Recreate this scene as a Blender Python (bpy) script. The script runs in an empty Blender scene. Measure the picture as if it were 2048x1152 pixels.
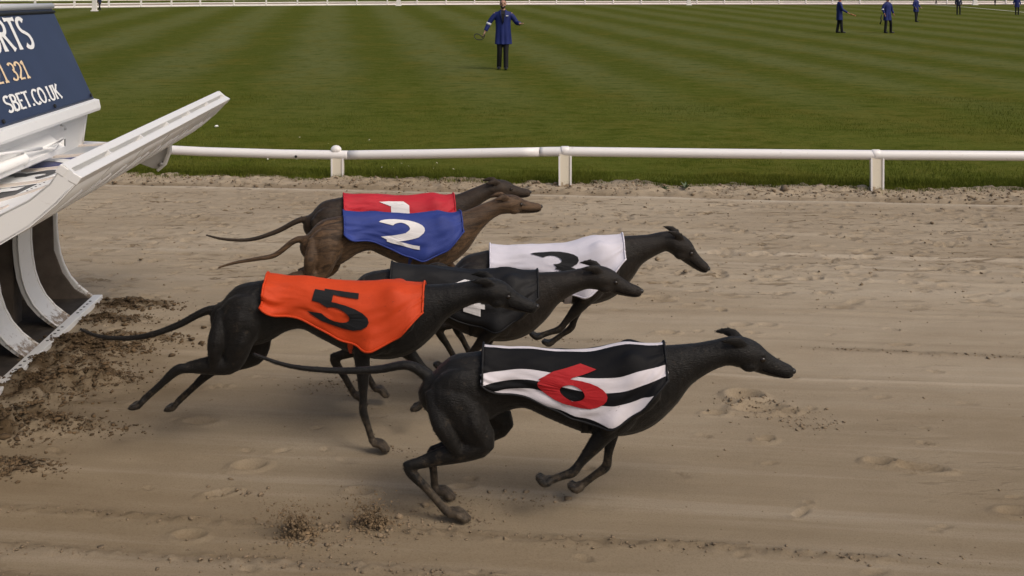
import bpy, bmesh, math, random
import numpy as np
from mathutils import Vector, Matrix
from mathutils.bvhtree import BVHTree

random.seed(7); rng = np.random.default_rng(11)
SC = bpy.context.scene
COL = SC.collection
R = math.radians

# ------------------------------------------------------------------ camera, sky, sun, exposure
F = 2000.0; CAMH = 1.9; HOR = -12.0            # focal length in photo pixels, eye height, horizon row
cam_d = bpy.data.cameras.new('camera'); cam = bpy.data.objects.new('camera', cam_d); COL.objects.link(cam)
cam.location = (0, 0, CAMH); cam.rotation_euler = (R(90), 0, 0)
cam_d.sensor_fit = 'HORIZONTAL'; cam_d.sensor_width = 36.0; cam_d.lens = 36.0 * F / 2048.0
cam_d.shift_y = -(576 - HOR) / 2048.0
cam_d.clip_start = 0.05; cam_d.clip_end = 3000
SC.camera = cam

SUN_EL, SUN_AZ = 48.0, 130.0                   # behind the camera, high; azimuth clockwise from +Y
world = bpy.data.worlds.new('World'); SC.world = world; world.use_nodes = True
wn = world.node_tree.nodes; wl = world.node_tree.links; wn.clear()
wo = wn.new('ShaderNodeOutputWorld'); wb = wn.new('ShaderNodeBackground'); sky = wn.new('ShaderNodeTexSky')
sky.sky_type = 'NISHITA'; sky.sun_disc = False; sky.sun_elevation = R(SUN_EL); sky.sun_rotation = R(SUN_AZ)
sky.air_density = 1.0; sky.dust_density = 6.0; sky.ozone_density = 0.4
wb.inputs['Strength'].default_value = 0.125
wl.new(sky.outputs[0], wb.inputs[0]); wl.new(wb.outputs[0], wo.inputs[0])
sd = bpy.data.lights.new('sun', 'SUN'); sun = bpy.data.objects.new('sun', sd); COL.objects.link(sun)
sd.energy = 1.1; sd.angle = R(22); sd.color = (1.0, 0.955, 0.89)
_az, _el = R(SUN_AZ), R(SUN_EL)
sun_dir = Vector((math.sin(_az) * math.cos(_el), math.cos(_az) * math.cos(_el), math.sin(_el)))
sun.rotation_euler = sun_dir.to_track_quat('Z', 'Y').to_euler()
vs = SC.view_settings
vs.view_transform = 'Standard'; vs.look = 'None'; vs.gamma = 1.0; vs.use_curve_mapping = False
vs.exposure = 0.0

# ------------------------------------------------------------------ helpers
def GX(u, v, z=0.0):
    """ground (or height z) point seen at photo pixel (u, v)"""
    y = F * (CAMH - z) / (v - HOR)
    return ((u - 1024) * y / F, y, z)

def tag(o, label=None, cat=None, group=None, kind=None):
    if label: o['label'] = label
    if cat: o['category'] = cat
    if group: o['group'] = group
    if kind: o['kind'] = kind
    return o

def empty(name, loc=(0, 0, 0), rz=0.0, parent=None):
    o = bpy.data.objects.new(name, None); COL.objects.link(o)
    o.location = loc; o.rotation_euler = (0, 0, rz); o.empty_display_size = 0.1
    if parent: o.parent = parent
    return o

def link_mesh(name, me, mat=None, parent=None, smooth=False):
    o = bpy.data.objects.new(name, me); COL.objects.link(o)
    if mat is not None:
        me.materials.clear(); me.materials.append(mat)
    if smooth:
        me.polygons.foreach_set('use_smooth', [True] * len(me.polygons))
    if parent: o.parent = parent
    return o

def mesh_from(name, verts, faces):
    me = bpy.data.meshes.new(name); me.from_pydata([tuple(v) for v in verts], [], faces); me.update(); return me

def mesh_np(name, verts, quads=None, tris=None):
    """fast mesh from numpy arrays"""
    me = bpy.data.meshes.new(name)
    v = np.asarray(verts, dtype=np.float32)
    me.vertices.add(len(v)); me.vertices.foreach_set('co', v.ravel())
    if quads is not None: idx = np.asarray(quads, dtype=np.int32); k = 4
    else: idx = np.asarray(tris, dtype=np.int32); k = 3
    n = len(idx)
    me.loops.add(n * k); me.loops.foreach_set('vertex_index', idx.ravel())
    me.polygons.add(n)
    me.polygons.foreach_set('loop_start', np.arange(0, n * k, k, dtype=np.int32))
    try: me.polygons.foreach_set('loop_total', np.full(n, k, dtype=np.int32))
    except Exception: pass
    me.update(calc_edges=True); me.validate()
    return me

class MB:
    """collects simple shapes into one mesh"""
    def __init__(s): s.v = []; s.f = []
    def add(s, verts, faces):
        b = len(s.v); s.v += [tuple(p) for p in verts]; s.f += [tuple(i + b for i in f) for f in faces]; return s
    def box(s, x0, x1, y0, y1, z0, z1):
        vs_ = [(x, y, z) for z in (z0, z1) for y in (y0, y1) for x in (x0, x1)]
        return s.add(vs_, [(0, 2, 3, 1), (4, 5, 7, 6), (0, 1, 5, 4), (2, 6, 7, 3), (0, 4, 6, 2), (1, 3, 7, 5)])
    def prism(s, poly, y0, y1):
        """polygon in (x, z) extruded along y"""
        n = len(poly)
        vs_ = [(x, y0, z) for x, z in poly] + [(x, y1, z) for x, z in poly]
        fs = [tuple(range(n)), tuple(range(2 * n - 1, n - 1, -1))]
        fs += [(i, i + n, (i + 1) % n + n, (i + 1) % n) for i in range(n)]
        return s.add(vs_, fs)
    def tube(s, pts, r, n=10, cap=True):
        pts = [Vector(p) for p in pts]; rr = r if isinstance(r, (list, tuple)) else [r] * len(pts)
        ring = []
        for i, p in enumerate(pts):
            t = (pts[min(i + 1, len(pts) - 1)] - pts[max(i - 1, 0)]).normalized()
            a = t.cross(Vector((0, 0, 1)))
            if a.length < 1e-3: a = t.cross(Vector((0, 1, 0)))
            a.normalize(); b = a.cross(t).normalized()
            ring.append([p + (a * math.cos(k * 2 * math.pi / n) + b * math.sin(k * 2 * math.pi / n)) * rr[i] for k in range(n)])
        vs_ = [q for rg in ring for q in rg]; fs = []
        for i in range(len(pts) - 1):
            for k in range(n):
                fs.append((i * n + k, i * n + (k + 1) % n, (i + 1) * n + (k + 1) % n, (i + 1) * n + k))
        if cap:
            fs.append(tuple(range(n - 1, -1, -1))); fs.append(tuple((len(pts) - 1) * n + k for k in range(n)))
        return s.add(vs_, fs)
    def build(s, name, mat, parent=None, smooth=False, bevel=0.0):
        me = mesh_from(name, s.v, s.f)
        o = link_mesh(name, me, mat, parent, smooth)
        bm = bmesh.new(); bm.from_mesh(me); bmesh.ops.recalc_face_normals(bm, faces=bm.faces); bm.to_mesh(me); bm.free()
        if bevel:
            m = o.modifiers.new('bevel', 'BEVEL'); m.width = bevel; m.segments = 2; m.limit_method = 'ANGLE'; m.angle_limit = R(40)
        return o

# value noise --------------------------------------------------------
def vnoise(x, y, seed=0):
    r = np.random.default_rng(seed); T = r.random((256, 256)).astype(np.float32)
    xi = np.floor(x).astype(np.int64); yi = np.floor(y).astype(np.int64)
    fx = (x - xi).astype(np.float32); fy = (y - yi).astype(np.float32)
    fx = fx * fx * fx * (fx * (fx * 6 - 15) + 10); fy = fy * fy * fy * (fy * (fy * 6 - 15) + 10)
    g = lambda a, b: T[a & 255, b & 255]
    return (g(xi, yi) * (1 - fx) + g(xi + 1, yi) * fx) * (1 - fy) + (g(xi, yi + 1) * (1 - fx) + g(xi + 1, yi + 1) * fx) * fy - 0.5
def fbm(x, y, octs=4, seed=0, gain=0.5):
    s = 0; a = 1.0
    for i in range(octs):
        s = s + a * vnoise(x * 2 ** i + 17.3 * i, y * 2 ** i + 9.1 * i, seed + i); a *= gain
    return s

# materials -----------------------------------------------------------
def nt_new(name):
    m = bpy.data.materials.new(name); m.use_nodes = True
    nt = m.node_tree; bsdf = nt.nodes['Principled BSDF']; return m, nt, bsdf
def col4(c): return (c[0], c[1], c[2], 1.0)
def ramp(nt, fac, stops):
    r = nt.nodes.new('ShaderNodeValToRGB'); e = r.color_ramp.elements
    while len(e) < len(stops): e.new(0.5)
    for el, (p, c) in zip(e, stops): el.position = p; el.color = col4(c)
    nt.links.new(fac, r.inputs[0]); return r.outputs[0]
def noise(nt, scale, detail=4, rough=0.55, coord=None, vec_scale=None, dist=0.0):
    n = nt.nodes.new('ShaderNodeTexNoise'); n.inputs['Scale'].default_value = scale
    n.inputs['Detail'].default_value = detail; n.inputs['Roughness'].default_value = rough; n.inputs['Distortion'].default_value = dist
    if coord is not None:
        if vec_scale:
            mp = nt.nodes.new('ShaderNodeMapping'); mp.inputs['Scale'].default_value = vec_scale
            nt.links.new(coord, mp.inputs[0]); coord = mp.outputs[0]
        nt.links.new(coord, n.inputs['Vector'])
    return n.outputs['Fac']
def texco(nt, which='Object'):
    t = nt.nodes.new('ShaderNodeTexCoord'); return t.outputs[which]
def mixc(nt, fac, a, b, mode='MIX'):
    m = nt.nodes.new('ShaderNodeMix'); m.data_type = 'RGBA'; m.blend_type = mode
    if isinstance(fac, float): m.inputs[0].default_value = fac
    else: nt.links.new(fac, m.inputs[0])
    for sock, c in ((m.inputs[6], a), (m.inputs[7], b)):
        if isinstance(c, tuple): sock.default_value = col4(c)
        else: nt.links.new(c, sock)
    return m.outputs[2]
def math_n(nt, op, a, b=0.0, clamp=False):
    m = nt.nodes.new('ShaderNodeMath'); m.operation = op; m.use_clamp = clamp
    for s, x in ((m.inputs[0], a), (m.inputs[1], b)):
        if isinstance(x, (int, float)): s.default_value = x
        else: nt.links.new(x, s)
    return m.outputs[0]
def bump(nt, bsdf, h, strength=0.3, dist=0.01):
    b = nt.nodes.new('ShaderNodeBump'); b.inputs['Strength'].default_value = strength; b.inputs['Distance'].default_value = dist
    nt.links.new(h, b.inputs['Height']); nt.links.new(b.outputs[0], bsdf.inputs['Normal'])

def plain(name, c, rough=0.5, var=0.15, scale=8.0, bmp=0.0, bscale=60.0, metal=0.0, spec=0.5, sheen=0.0, vec_scale=None):
    m, nt, b = nt_new(name); co = texco(nt)
    f = noise(nt, scale, 5, 0.6, co, vec_scale)
    dk = tuple(x * (1 - var) for x in c); lt = tuple(min(1, x * (1 + var)) for x in c)
    nt.links.new(ramp(nt, f, [(0.3, dk), (0.7, lt)]), b.inputs['Base Color'])
    b.inputs['Roughness'].default_value = rough; b.inputs['Metallic'].default_value = metal
    b.inputs['Specular IOR Level'].default_value = spec
    if sheen: b.inputs['Sheen Weight'].default_value = sheen; b.inputs['Sheen Roughness'].default_value = 0.4
    if bmp: bump(nt, b, noise(nt, bscale, 3, 0.6, co), bmp, 0.004)
    return m

def dirty_white(name, base=(0.79, 0.79, 0.78), dirt=(0.25, 0.19, 0.13), amount=0.5, low=None, rough=0.4):
    """white paint with scuffs; low = height under which mud splashes collect"""
    m, nt, b = nt_new(name); co = texco(nt)
    n1 = noise(nt, 3.0, 6, 0.65, co); n2 = noise(nt, 22.0, 5, 0.7, co, dist=0.6)
    c = mixc(nt, n1, tuple(x * 0.93 for x in base), base)
    spot = math_n(nt, 'MULTIPLY', math_n(nt, 'SUBTRACT', n2, 0.62, True), 6.0 * amount, True)
    if low:
        sp = nt.nodes.new('ShaderNodeSeparateXYZ'); nt.links.new(co, sp.inputs[0])
        g = math_n(nt, 'SUBTRACT', 1.0, math_n(nt, 'DIVIDE', sp.outputs[2], low), True)
        g = math_n(nt, 'POWER', g, 2.0)
        n3 = noise(nt, 30.0, 6, 0.75, co)
        spl = math_n(nt, 'MULTIPLY', math_n(nt, 'SUBTRACT', math_n(nt, 'ADD', n3, math_n(nt, 'MULTIPLY', g, 0.42)), 0.66, True), 7.0, True)
        spot = math_n(nt, 'MAXIMUM', spot, spl)
    c = mixc(nt, spot, c, dirt)
    nt.links.new(c, b.inputs['Base Color']); b.inputs['Roughness'].default_value = rough
    bump(nt, b, n2, 0.06, 0.003)
    return m

WHITE = dirty_white('white_paint', amount=0.35)
WHITE_MUD = dirty_white('white_paint_muddy', amount=0.35, low=0.20)
BARW = dirty_white('white_bar_paint', amount=1.0)
RAILW = dirty_white('white_rail_plastic', (0.78, 0.755, 0.74), (0.34, 0.27, 0.21), amount=0.7, rough=0.35)
POSTW = dirty_white('cream_post_paint', (0.70, 0.64, 0.52), (0.28, 0.20, 0.12), amount=0.55, low=0.12, rough=0.5)
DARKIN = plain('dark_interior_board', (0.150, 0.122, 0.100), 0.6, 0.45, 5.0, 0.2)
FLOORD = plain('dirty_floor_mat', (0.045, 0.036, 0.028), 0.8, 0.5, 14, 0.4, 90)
BLACKM = plain('black_rubber', (0.012, 0.012, 0.012), 0.6, 0.3, 20)
METAL = plain('galvanised_bar', (0.55, 0.55, 0.55), 0.4, 0.2, 30, metal=0.3)
NAVY = plain('navy_vinyl', (0.026, 0.038, 0.082), 0.42, 0.10, 5.0, 0.05, 40)
LETW = plain('white_lettering', (0.80, 0.80, 0.78), 0.5, 0.03, 20)
LETC = plain('cream_lettering', (0.78, 0.60, 0.38), 0.5, 0.05, 20)

# ------------------------------------------------------------------ sand track
Y0, Y1 = 2.2, 10.9
xs = np.arange(-7.2, 7.2001, 0.0155)
ys = [Y0]
while ys[-1] < Y1: ys.append(ys[-1] + 0.0085 + 0.0022 * max(0, ys[-1] - 3.0))
ys = np.array(ys)
XX, YY = np.meshgrid(xs, ys)
T = YY + 0.105 * XX                                  # across-track coordinate
EDGE = 10.12 - 0.1 * XX + 0.16 * fbm(XX * 1.7, XX * 0 + 3.3, 4, 5)      # where the grass begins
LINE = 9.52 - 0.115 * XX                              # inner edge of the graded sand
H = 0.012 * fbm(XX * 0.6, YY * 0.6, 3, 21) + 0.005 * fbm(XX * 0.9, T * 5.0, 3, 31)
far = np.clip((YY - 5.9) / 1.6, 0, 1)
H += (0.0012 + 0.0035 * far) * fbm(XX * 2.2, T * 16.0, 3, 41)           # harrow grooves
H += (0.0008 + 0.0022 * far) * fbm(XX * 20, YY * 20, 3, 51)
# lumpy berm between graded sand and grass
berm = np.clip((YY - LINE) / 0.10, 0, 1)
H += berm * (0.012 + 0.042 * np.clip(fbm(XX * 4.5, YY * 7, 4, 61) + 0.12, 0, 1) + 0.02 * fbm(XX * 16, YY * 20, 3, 71))
H += -0.022 * np.exp(-((YY - LINE - 0.03) / 0.03) ** 2) + 0.006 * np.exp(-((YY - LINE + 0.09) / 0.05) ** 2)
H -= 0.22 * np.clip((YY - EDGE) / 0.35, 0, 1)         # dives under the turf
damp = np.zeros_like(H)  # mask that darkens the sand: thrown soil, dents, ridges and groove
# wheel / rake edges running along the track
for t0, amp, wid in ((7.52, 0.010, 0.03), (6.9, 0.007, 0.03), (8.15, 0.006, 0.03), (5.13, 0.004, 0.02), (6.2, 0.005, 0.03)):
    tt = T + 0.05 * fbm(XX * 0.5, XX * 0 + t0, 2, 81)
    H += amp * np.clip(1 - np.abs(tt - t0) / wid, 0, 1) - 0.5 * amp * np.exp(-((tt - t0 + 0.06) / 0.03) ** 2)

def stamp(cx, cy, rx, ry, depth, rim=0.35, ang=0.0, darkening=0.0, flat=2.0):
    r = max(rx, ry) * 2.2
    i0, i1 = np.searchsorted(ys, (cy - r, cy + r)); j0, j1 = np.searchsorted(xs, (cx - r, cx + r))
    if i1 <= i0 or j1 <= j0: return
    dx = XX[i0:i1, j0:j1] - cx; dy = YY[i0:i1, j0:j1] - cy
    c, s = math.cos(ang), math.sin(ang)
    q = np.sqrt(((dx * c + dy * s) / rx) ** 2 + ((-dx * s + dy * c) / ry) ** 2)
    H[i0:i1, j0:j1] += -depth * np.exp(-q ** (2 * flat)) + depth * rim * np.exp(-((q - 1.25) / 0.28) ** 2)
    if darkening: damp[i0:i1, j0:j1] = np.maximum(damp[i0:i1, j0:j1], darkening * np.exp(-q ** 2))  # dents darkened in the colour along with the relief

# scuffs and paw dents of earlier races: thick on the far half, sparse on the near half
for k in range(1500):
    y = 6.0 + 3.6 * rng.random() ** 0.8; x = rng.uniform(-6, 6)
    if y > 9.35 - 0.115 * x: continue
    stamp(x, y, rng.uniform(0.025, 0.09), rng.uniform(0.014, 0.030), rng.uniform(0.008, 0.026), rng.uniform(0.2, 0.6), rng.normal(0, 0.25), 0.35)
for k in range(110):
    stamp(rng.uniform(-3, 3.4), rng.uniform(3.2, 6.2), rng.uniform(0.012, 0.05), rng.uniform(0.008, 0.02), rng.uniform(0.006, 0.016), 0.5, rng.normal(0, 0.4), 0.2)
# the prints one can pick out
for (u, v, rx, ry, d, a) in ((1760, 925, .055, .03, .018, -.1), (1845, 938, .09, .03, .014, -.2), (1490, 790, .075, .06, .018, 0), (1520, 815, .11, .05, .014, .1),
                             (1530, 880, .04, .02, .016, .2), (1575, 822, .05, .02, .02, .2), (1430, 825, .05, .02, .012, 0), (400, 845, .07, .03, .012, 0),
                             (500, 930, .06, .04, .014, .2), (440, 985, .06, .02, .012, .4), (435, 775, .05, .015, .016, .3), (1310, 597, .09, .03, .016, 0),
                             (1480, 650, .06, .03, .010, 0), (1535, 650, .05, .03, .009, 0), (1335, 665, .06, .02, .016, 0), (2030, 1025, .06, .03, .010, 0),
                             (1800, 690, .06, .02, .008, 0), (380, 1070, .05, .03, .010, 0), (720, 985, .05, .03, .010, 0), (450, 570, .06, .03, .012, .2)):
    x, y, _ = GX(u, v); stamp(x, y, rx, ry, d * 1.6, 0.6, a, 0.25)
# spoil thrown out of the trap mouths: dark damp ridges fanning forward
SPOIL = []
for (u, v, l, w, hgt) in ((255, 610, .40, .07, .030), (225, 640, .30, .06, .028), (255, 680, .50, .07, .035), (150, 690, .35, .08, .035), (130, 730, .45, .09, .045),
                          (110, 765, .45, .08, .05), (60, 790, .40, .10, .05), (190, 755, .28, .05, .024), (100, 855, .40, .06, .035), (40, 845, .35, .07, .04), (20, 935, .24, .05, .04), (-40, 870, .4, .1, .05), (210, 700, .3, .06, .02)):
    x, y, _ = GX(u, v); SPOIL.append((x, y, l, w))
    i0, i1 = np.searchsorted(ys, (y - .6, y + .6)); j0, j1 = np.searchsorted(xs, (x - 1, x + 1))
    dx = XX[i0:i1, j0:j1] - x; dy = YY[i0:i1, j0:j1] - y + 0.05 * dx
    q = (dx / (l * 0.62)) ** 2 + (dy / (w * 1.1)) ** 2
    lum = 0.55 + 1.6 * np.clip(fbm(XX[i0:i1, j0:j1] * 17, YY[i0:i1, j0:j1] * 26, 4, 91) + .1, -.25, 1)
    H[i0:i1, j0:j1] += hgt * np.exp(-q) * lum
    damp[i0:i1, j0:j1] = np.maximum(damp[i0:i1, j0:j1], np.clip(1.25 * np.exp(-q * 0.9) * (0.75 + fbm(XX[i0:i1, j0:j1] * 12, YY[i0:i1, j0:j1] * 16, 3, 95)), 0, 1))
cx_, cy_, _ = GX(60, 790)
damp = np.maximum(damp, np.clip(.42 * np.exp(-((XX - cx_ - .1) / 1.0) ** 2 - ((YY - cy_) / .75) ** 2) * (1 + 1.2 * fbm(XX * 3, YY * 5, 3, 97)), 0, 1))
# broken ridges of crumbs left by the harrow
RIDGES = ((3.49, 1.0), (3.25, 0.9), (5.52, 0.6), (3.10, .6))
for t0, amp in RIDGES:
    tt = T + 0.03 * fbm(XX * 1.3, XX * 0 + t0 * 3, 3, 101)
    m = np.clip(fbm(XX * 1.6, XX * 0 + 7 * t0, 2, 111) + 0.22, 0, 0.5) * 2
    H += amp * 0.010 * m * np.exp(-((tt - t0) / 0.028) ** 2) * (0.6 + 2.2 * np.clip(fbm(XX * 26, YY * 40, 3, 121), -.2, 1))
    damp = np.maximum(damp, 0.35 * m * np.exp(-((tt - t0) / 0.03) ** 2))
edge_f = np.clip((7.2 - np.abs(XX)) / 0.8, 0, 1) * np.clip((YY - Y0) / 0.3, 0, 1)
H = H * edge_f + (-0.02) * (1 - edge_f)

def ground_z(x, y):
    i = int(np.clip(np.searchsorted(ys, y), 0, len(ys) - 1)); j = int(np.clip(np.searchsorted(xs, x), 0, len(xs) - 1)); return float(H[i, j])

def sand_material():
    m, nt, b = nt_new('damp_raked_sand')
    g = nt.nodes.new('ShaderNodeNewGeometry'); co = g.outputs['Position']
    broad = noise(nt, 0.55, 4, 0.55, co, (0.6, 1.6, 1.0)); mid = noise(nt, 6.0, 5, 0.6, co, (0.5, 1.6, 1.0)); fine = noise(nt, 420.0, 4, 0.75, co)
    fine2 = noise(nt, 90.0, 4, 0.7, co)
    c = ramp(nt, broad, [(0.32, (0.288, 0.230, 0.160)), (0.68, (0.392, 0.327, 0.240))])
    c = mixc(nt, math_n(nt, 'MULTIPLY', math_n(nt, 'SUBTRACT', mid, 0.45, True), 1.6, True), c, (0.418, 0.352, 0.257))
    # darker, browner strip close to the stand side of the track
    sp = nt.nodes.new('ShaderNodeSeparateXYZ'); nt.links.new(co, sp.inputs[0])
    t = math_n(nt, 'ADD', math_n(nt, 'ADD', sp.outputs[1], math_n(nt, 'MULTIPLY', sp.outputs[0], 0.12)), math_n(nt, 'MULTIPLY', broad, 2.0))
    dm = math_n(nt, 'SUBTRACT', 1.0, math_n(nt, 'DIVIDE', math_n(nt, 'SUBTRACT', t, 4.2), 2.4, True), True)
    c = mixc(nt, math_n(nt, 'MULTIPLY', dm, 0.62), c, (0.160, 0.117, 0.066))
    tv = nt.nodes.new('ShaderNodeCombineXYZ'); tc = math_n(nt, 'ADD', sp.outputs[1], math_n(nt, 'MULTIPLY', sp.outputs[0], 0.105))
    nt.links.new(math_n(nt, 'MULTIPLY', sp.outputs[0], 0.22), tv.inputs[0]); nt.links.new(math_n(nt, 'MULTIPLY', tc, 6.5), tv.inputs[1])
    rake = noise(nt, 1.0, 6, 0.62, tv.outputs[0])
    c = mixc(nt, math_n(nt, 'MULTIPLY', math_n(nt, 'SUBTRACT', rake, 0.52, True), 2.2, True), c, (0.44, 0.378, 0.295))
    c = mixc(nt, math_n(nt, 'MULTIPLY', math_n(nt, 'SUBTRACT', 0.46, rake, True), 1.8, True), c, (0.175, 0.128, 0.076))
    pa = nt.nodes.new('ShaderNodeAttribute'); pa.attribute_name = 'pale'
    c = mixc(nt, math_n(nt, 'MULTIPLY', pa.outputs['Fac'], 0.8, True), c, (0.50, 0.435, 0.345))
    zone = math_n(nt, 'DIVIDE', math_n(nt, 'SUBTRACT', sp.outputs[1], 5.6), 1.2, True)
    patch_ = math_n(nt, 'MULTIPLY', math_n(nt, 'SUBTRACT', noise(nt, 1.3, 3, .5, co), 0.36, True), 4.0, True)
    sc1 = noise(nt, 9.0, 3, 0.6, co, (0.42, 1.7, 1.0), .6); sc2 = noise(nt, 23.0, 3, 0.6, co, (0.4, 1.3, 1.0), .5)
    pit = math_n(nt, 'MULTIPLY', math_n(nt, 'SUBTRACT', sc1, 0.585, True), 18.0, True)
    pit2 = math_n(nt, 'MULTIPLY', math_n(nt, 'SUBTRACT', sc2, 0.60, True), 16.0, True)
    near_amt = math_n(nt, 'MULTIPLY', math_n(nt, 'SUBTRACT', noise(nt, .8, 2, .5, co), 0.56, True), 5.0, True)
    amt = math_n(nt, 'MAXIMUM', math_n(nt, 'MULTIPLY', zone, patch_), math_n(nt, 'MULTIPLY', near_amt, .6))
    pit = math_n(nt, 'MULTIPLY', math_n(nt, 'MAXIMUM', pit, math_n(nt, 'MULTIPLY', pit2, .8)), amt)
    c = mixc(nt, math_n(nt, 'MULTIPLY', pit, 0.78), c, (0.108, 0.075, 0.043))  # pits darkened in the colour too, so they read deeper
    at = nt.nodes.new('ShaderNodeAttribute'); at.attribute_name = 'damp'
    c = mixc(nt, math_n(nt, 'MULTIPLY', at.outputs['Fac'], 0.9, True), c, (0.062, 0.039, 0.019))
    g2 = noise(nt, 150.0, 3, 0.8, co)
    c = mixc(nt, 0.5, c, ramp(nt, g2, [(0.34, (0.62, 0.58, 0.53)), (0.5, (0.93, 0.93, 0.93)), (0.66, (1, 1, 1))]), 'MULTIPLY')
    c = mixc(nt, 0.35, c, ramp(nt, fine, [(0.3, (0.55, 0.5, 0.45)), (0.5, (0.9, 0.9, 0.9)), (0.7, (1, 1, 1))]), 'MULTIPLY')
    nt.links.new(c, b.inputs['Base Color']); b.inputs['Roughness'].default_value = 1.0; b.inputs['Specular IOR Level'].default_value = 0.05
    bump(nt, b, math_n(nt, 'SUBTRACT', math_n(nt, 'ADD', fine, math_n(nt, 'MULTIPLY', fine2, 1.4)), math_n(nt, 'MULTIPLY', pit, 4.5)), 0.4, 0.0035)
    return m
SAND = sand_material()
ny, nx = XX.shape
idx = np.arange(ny * nx).reshape(ny, nx)
quads = np.stack([idx[:-1, :-1], idx[:-1, 1:], idx[1:, 1:], idx[1:, :-1]], -1).reshape(-1, 4)
me = mesh_np('sand_track', np.stack([XX, YY, H], -1).reshape(-1, 3), quads)
pale = np.exp(-((YY - LINE + .06) / 0.055) ** 2) * np.clip(.9 + fbm(XX * 2.5, XX * 0 + 1.7, 3, 171), 0, 1)
damp = np.maximum(damp, .55 * np.exp(-((YY - LINE - 0.05) / 0.04) ** 2) * np.clip(.8 + fbm(XX * 3.5, XX * 0 + 4.7, 3, 173), 0, 1))  # darker line in the groove behind the pale lip
for t0, w_, a_ in ((7.50, .035, .55), (7.22, .03, .4), (5.12, .012, .45)):
    tt = T + 0.05 * fbm(XX * 0.5, XX * 0 + t0, 2, 81); pale = np.maximum(pale, a_ * np.exp(-((tt - t0) / w_) ** 2) * np.clip((XX + .3 + t0 * .1) / 1.2, 0.25, 1))
ap = me.attributes.new('pale', 'FLOAT', 'POINT'); ap.data.foreach_set('value', pale.astype(np.float32).ravel())
a = me.attributes.new('damp', 'FLOAT', 'POINT'); a.data.foreach_set('value', damp.astype(np.float32).ravel())
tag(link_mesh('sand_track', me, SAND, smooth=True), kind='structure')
# the track goes on to both sides and behind the camera
me = mesh_from('sand_apron', [(-150, -30, -.03), (150, -30, -.03), (150, 2.3, -.03), (-150, 2.3, -.03),
                              (-150, 2.3, -.03), (-7.1, 2.3, -.03), (-7.1, 10.7, -.03), (-150, 22, -.03),
                              (7.1, 2.3, -.03), (150, 2.3, -.03), (150, -3, -.03), (7.1, 9.5, -.03)], [(0, 1, 2, 3), (4, 5, 6, 7), (8, 9, 10, 11)])
me = mesh_from('sand_apron', [(-150, -30, -.035), (150, -30, -.035), (150, 9.0, -.035), (-150, 11.5, -.035)], [(0, 1, 2, 3)])
tag(link_mesh('sand_apron', me, SAND), kind='structure')

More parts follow.
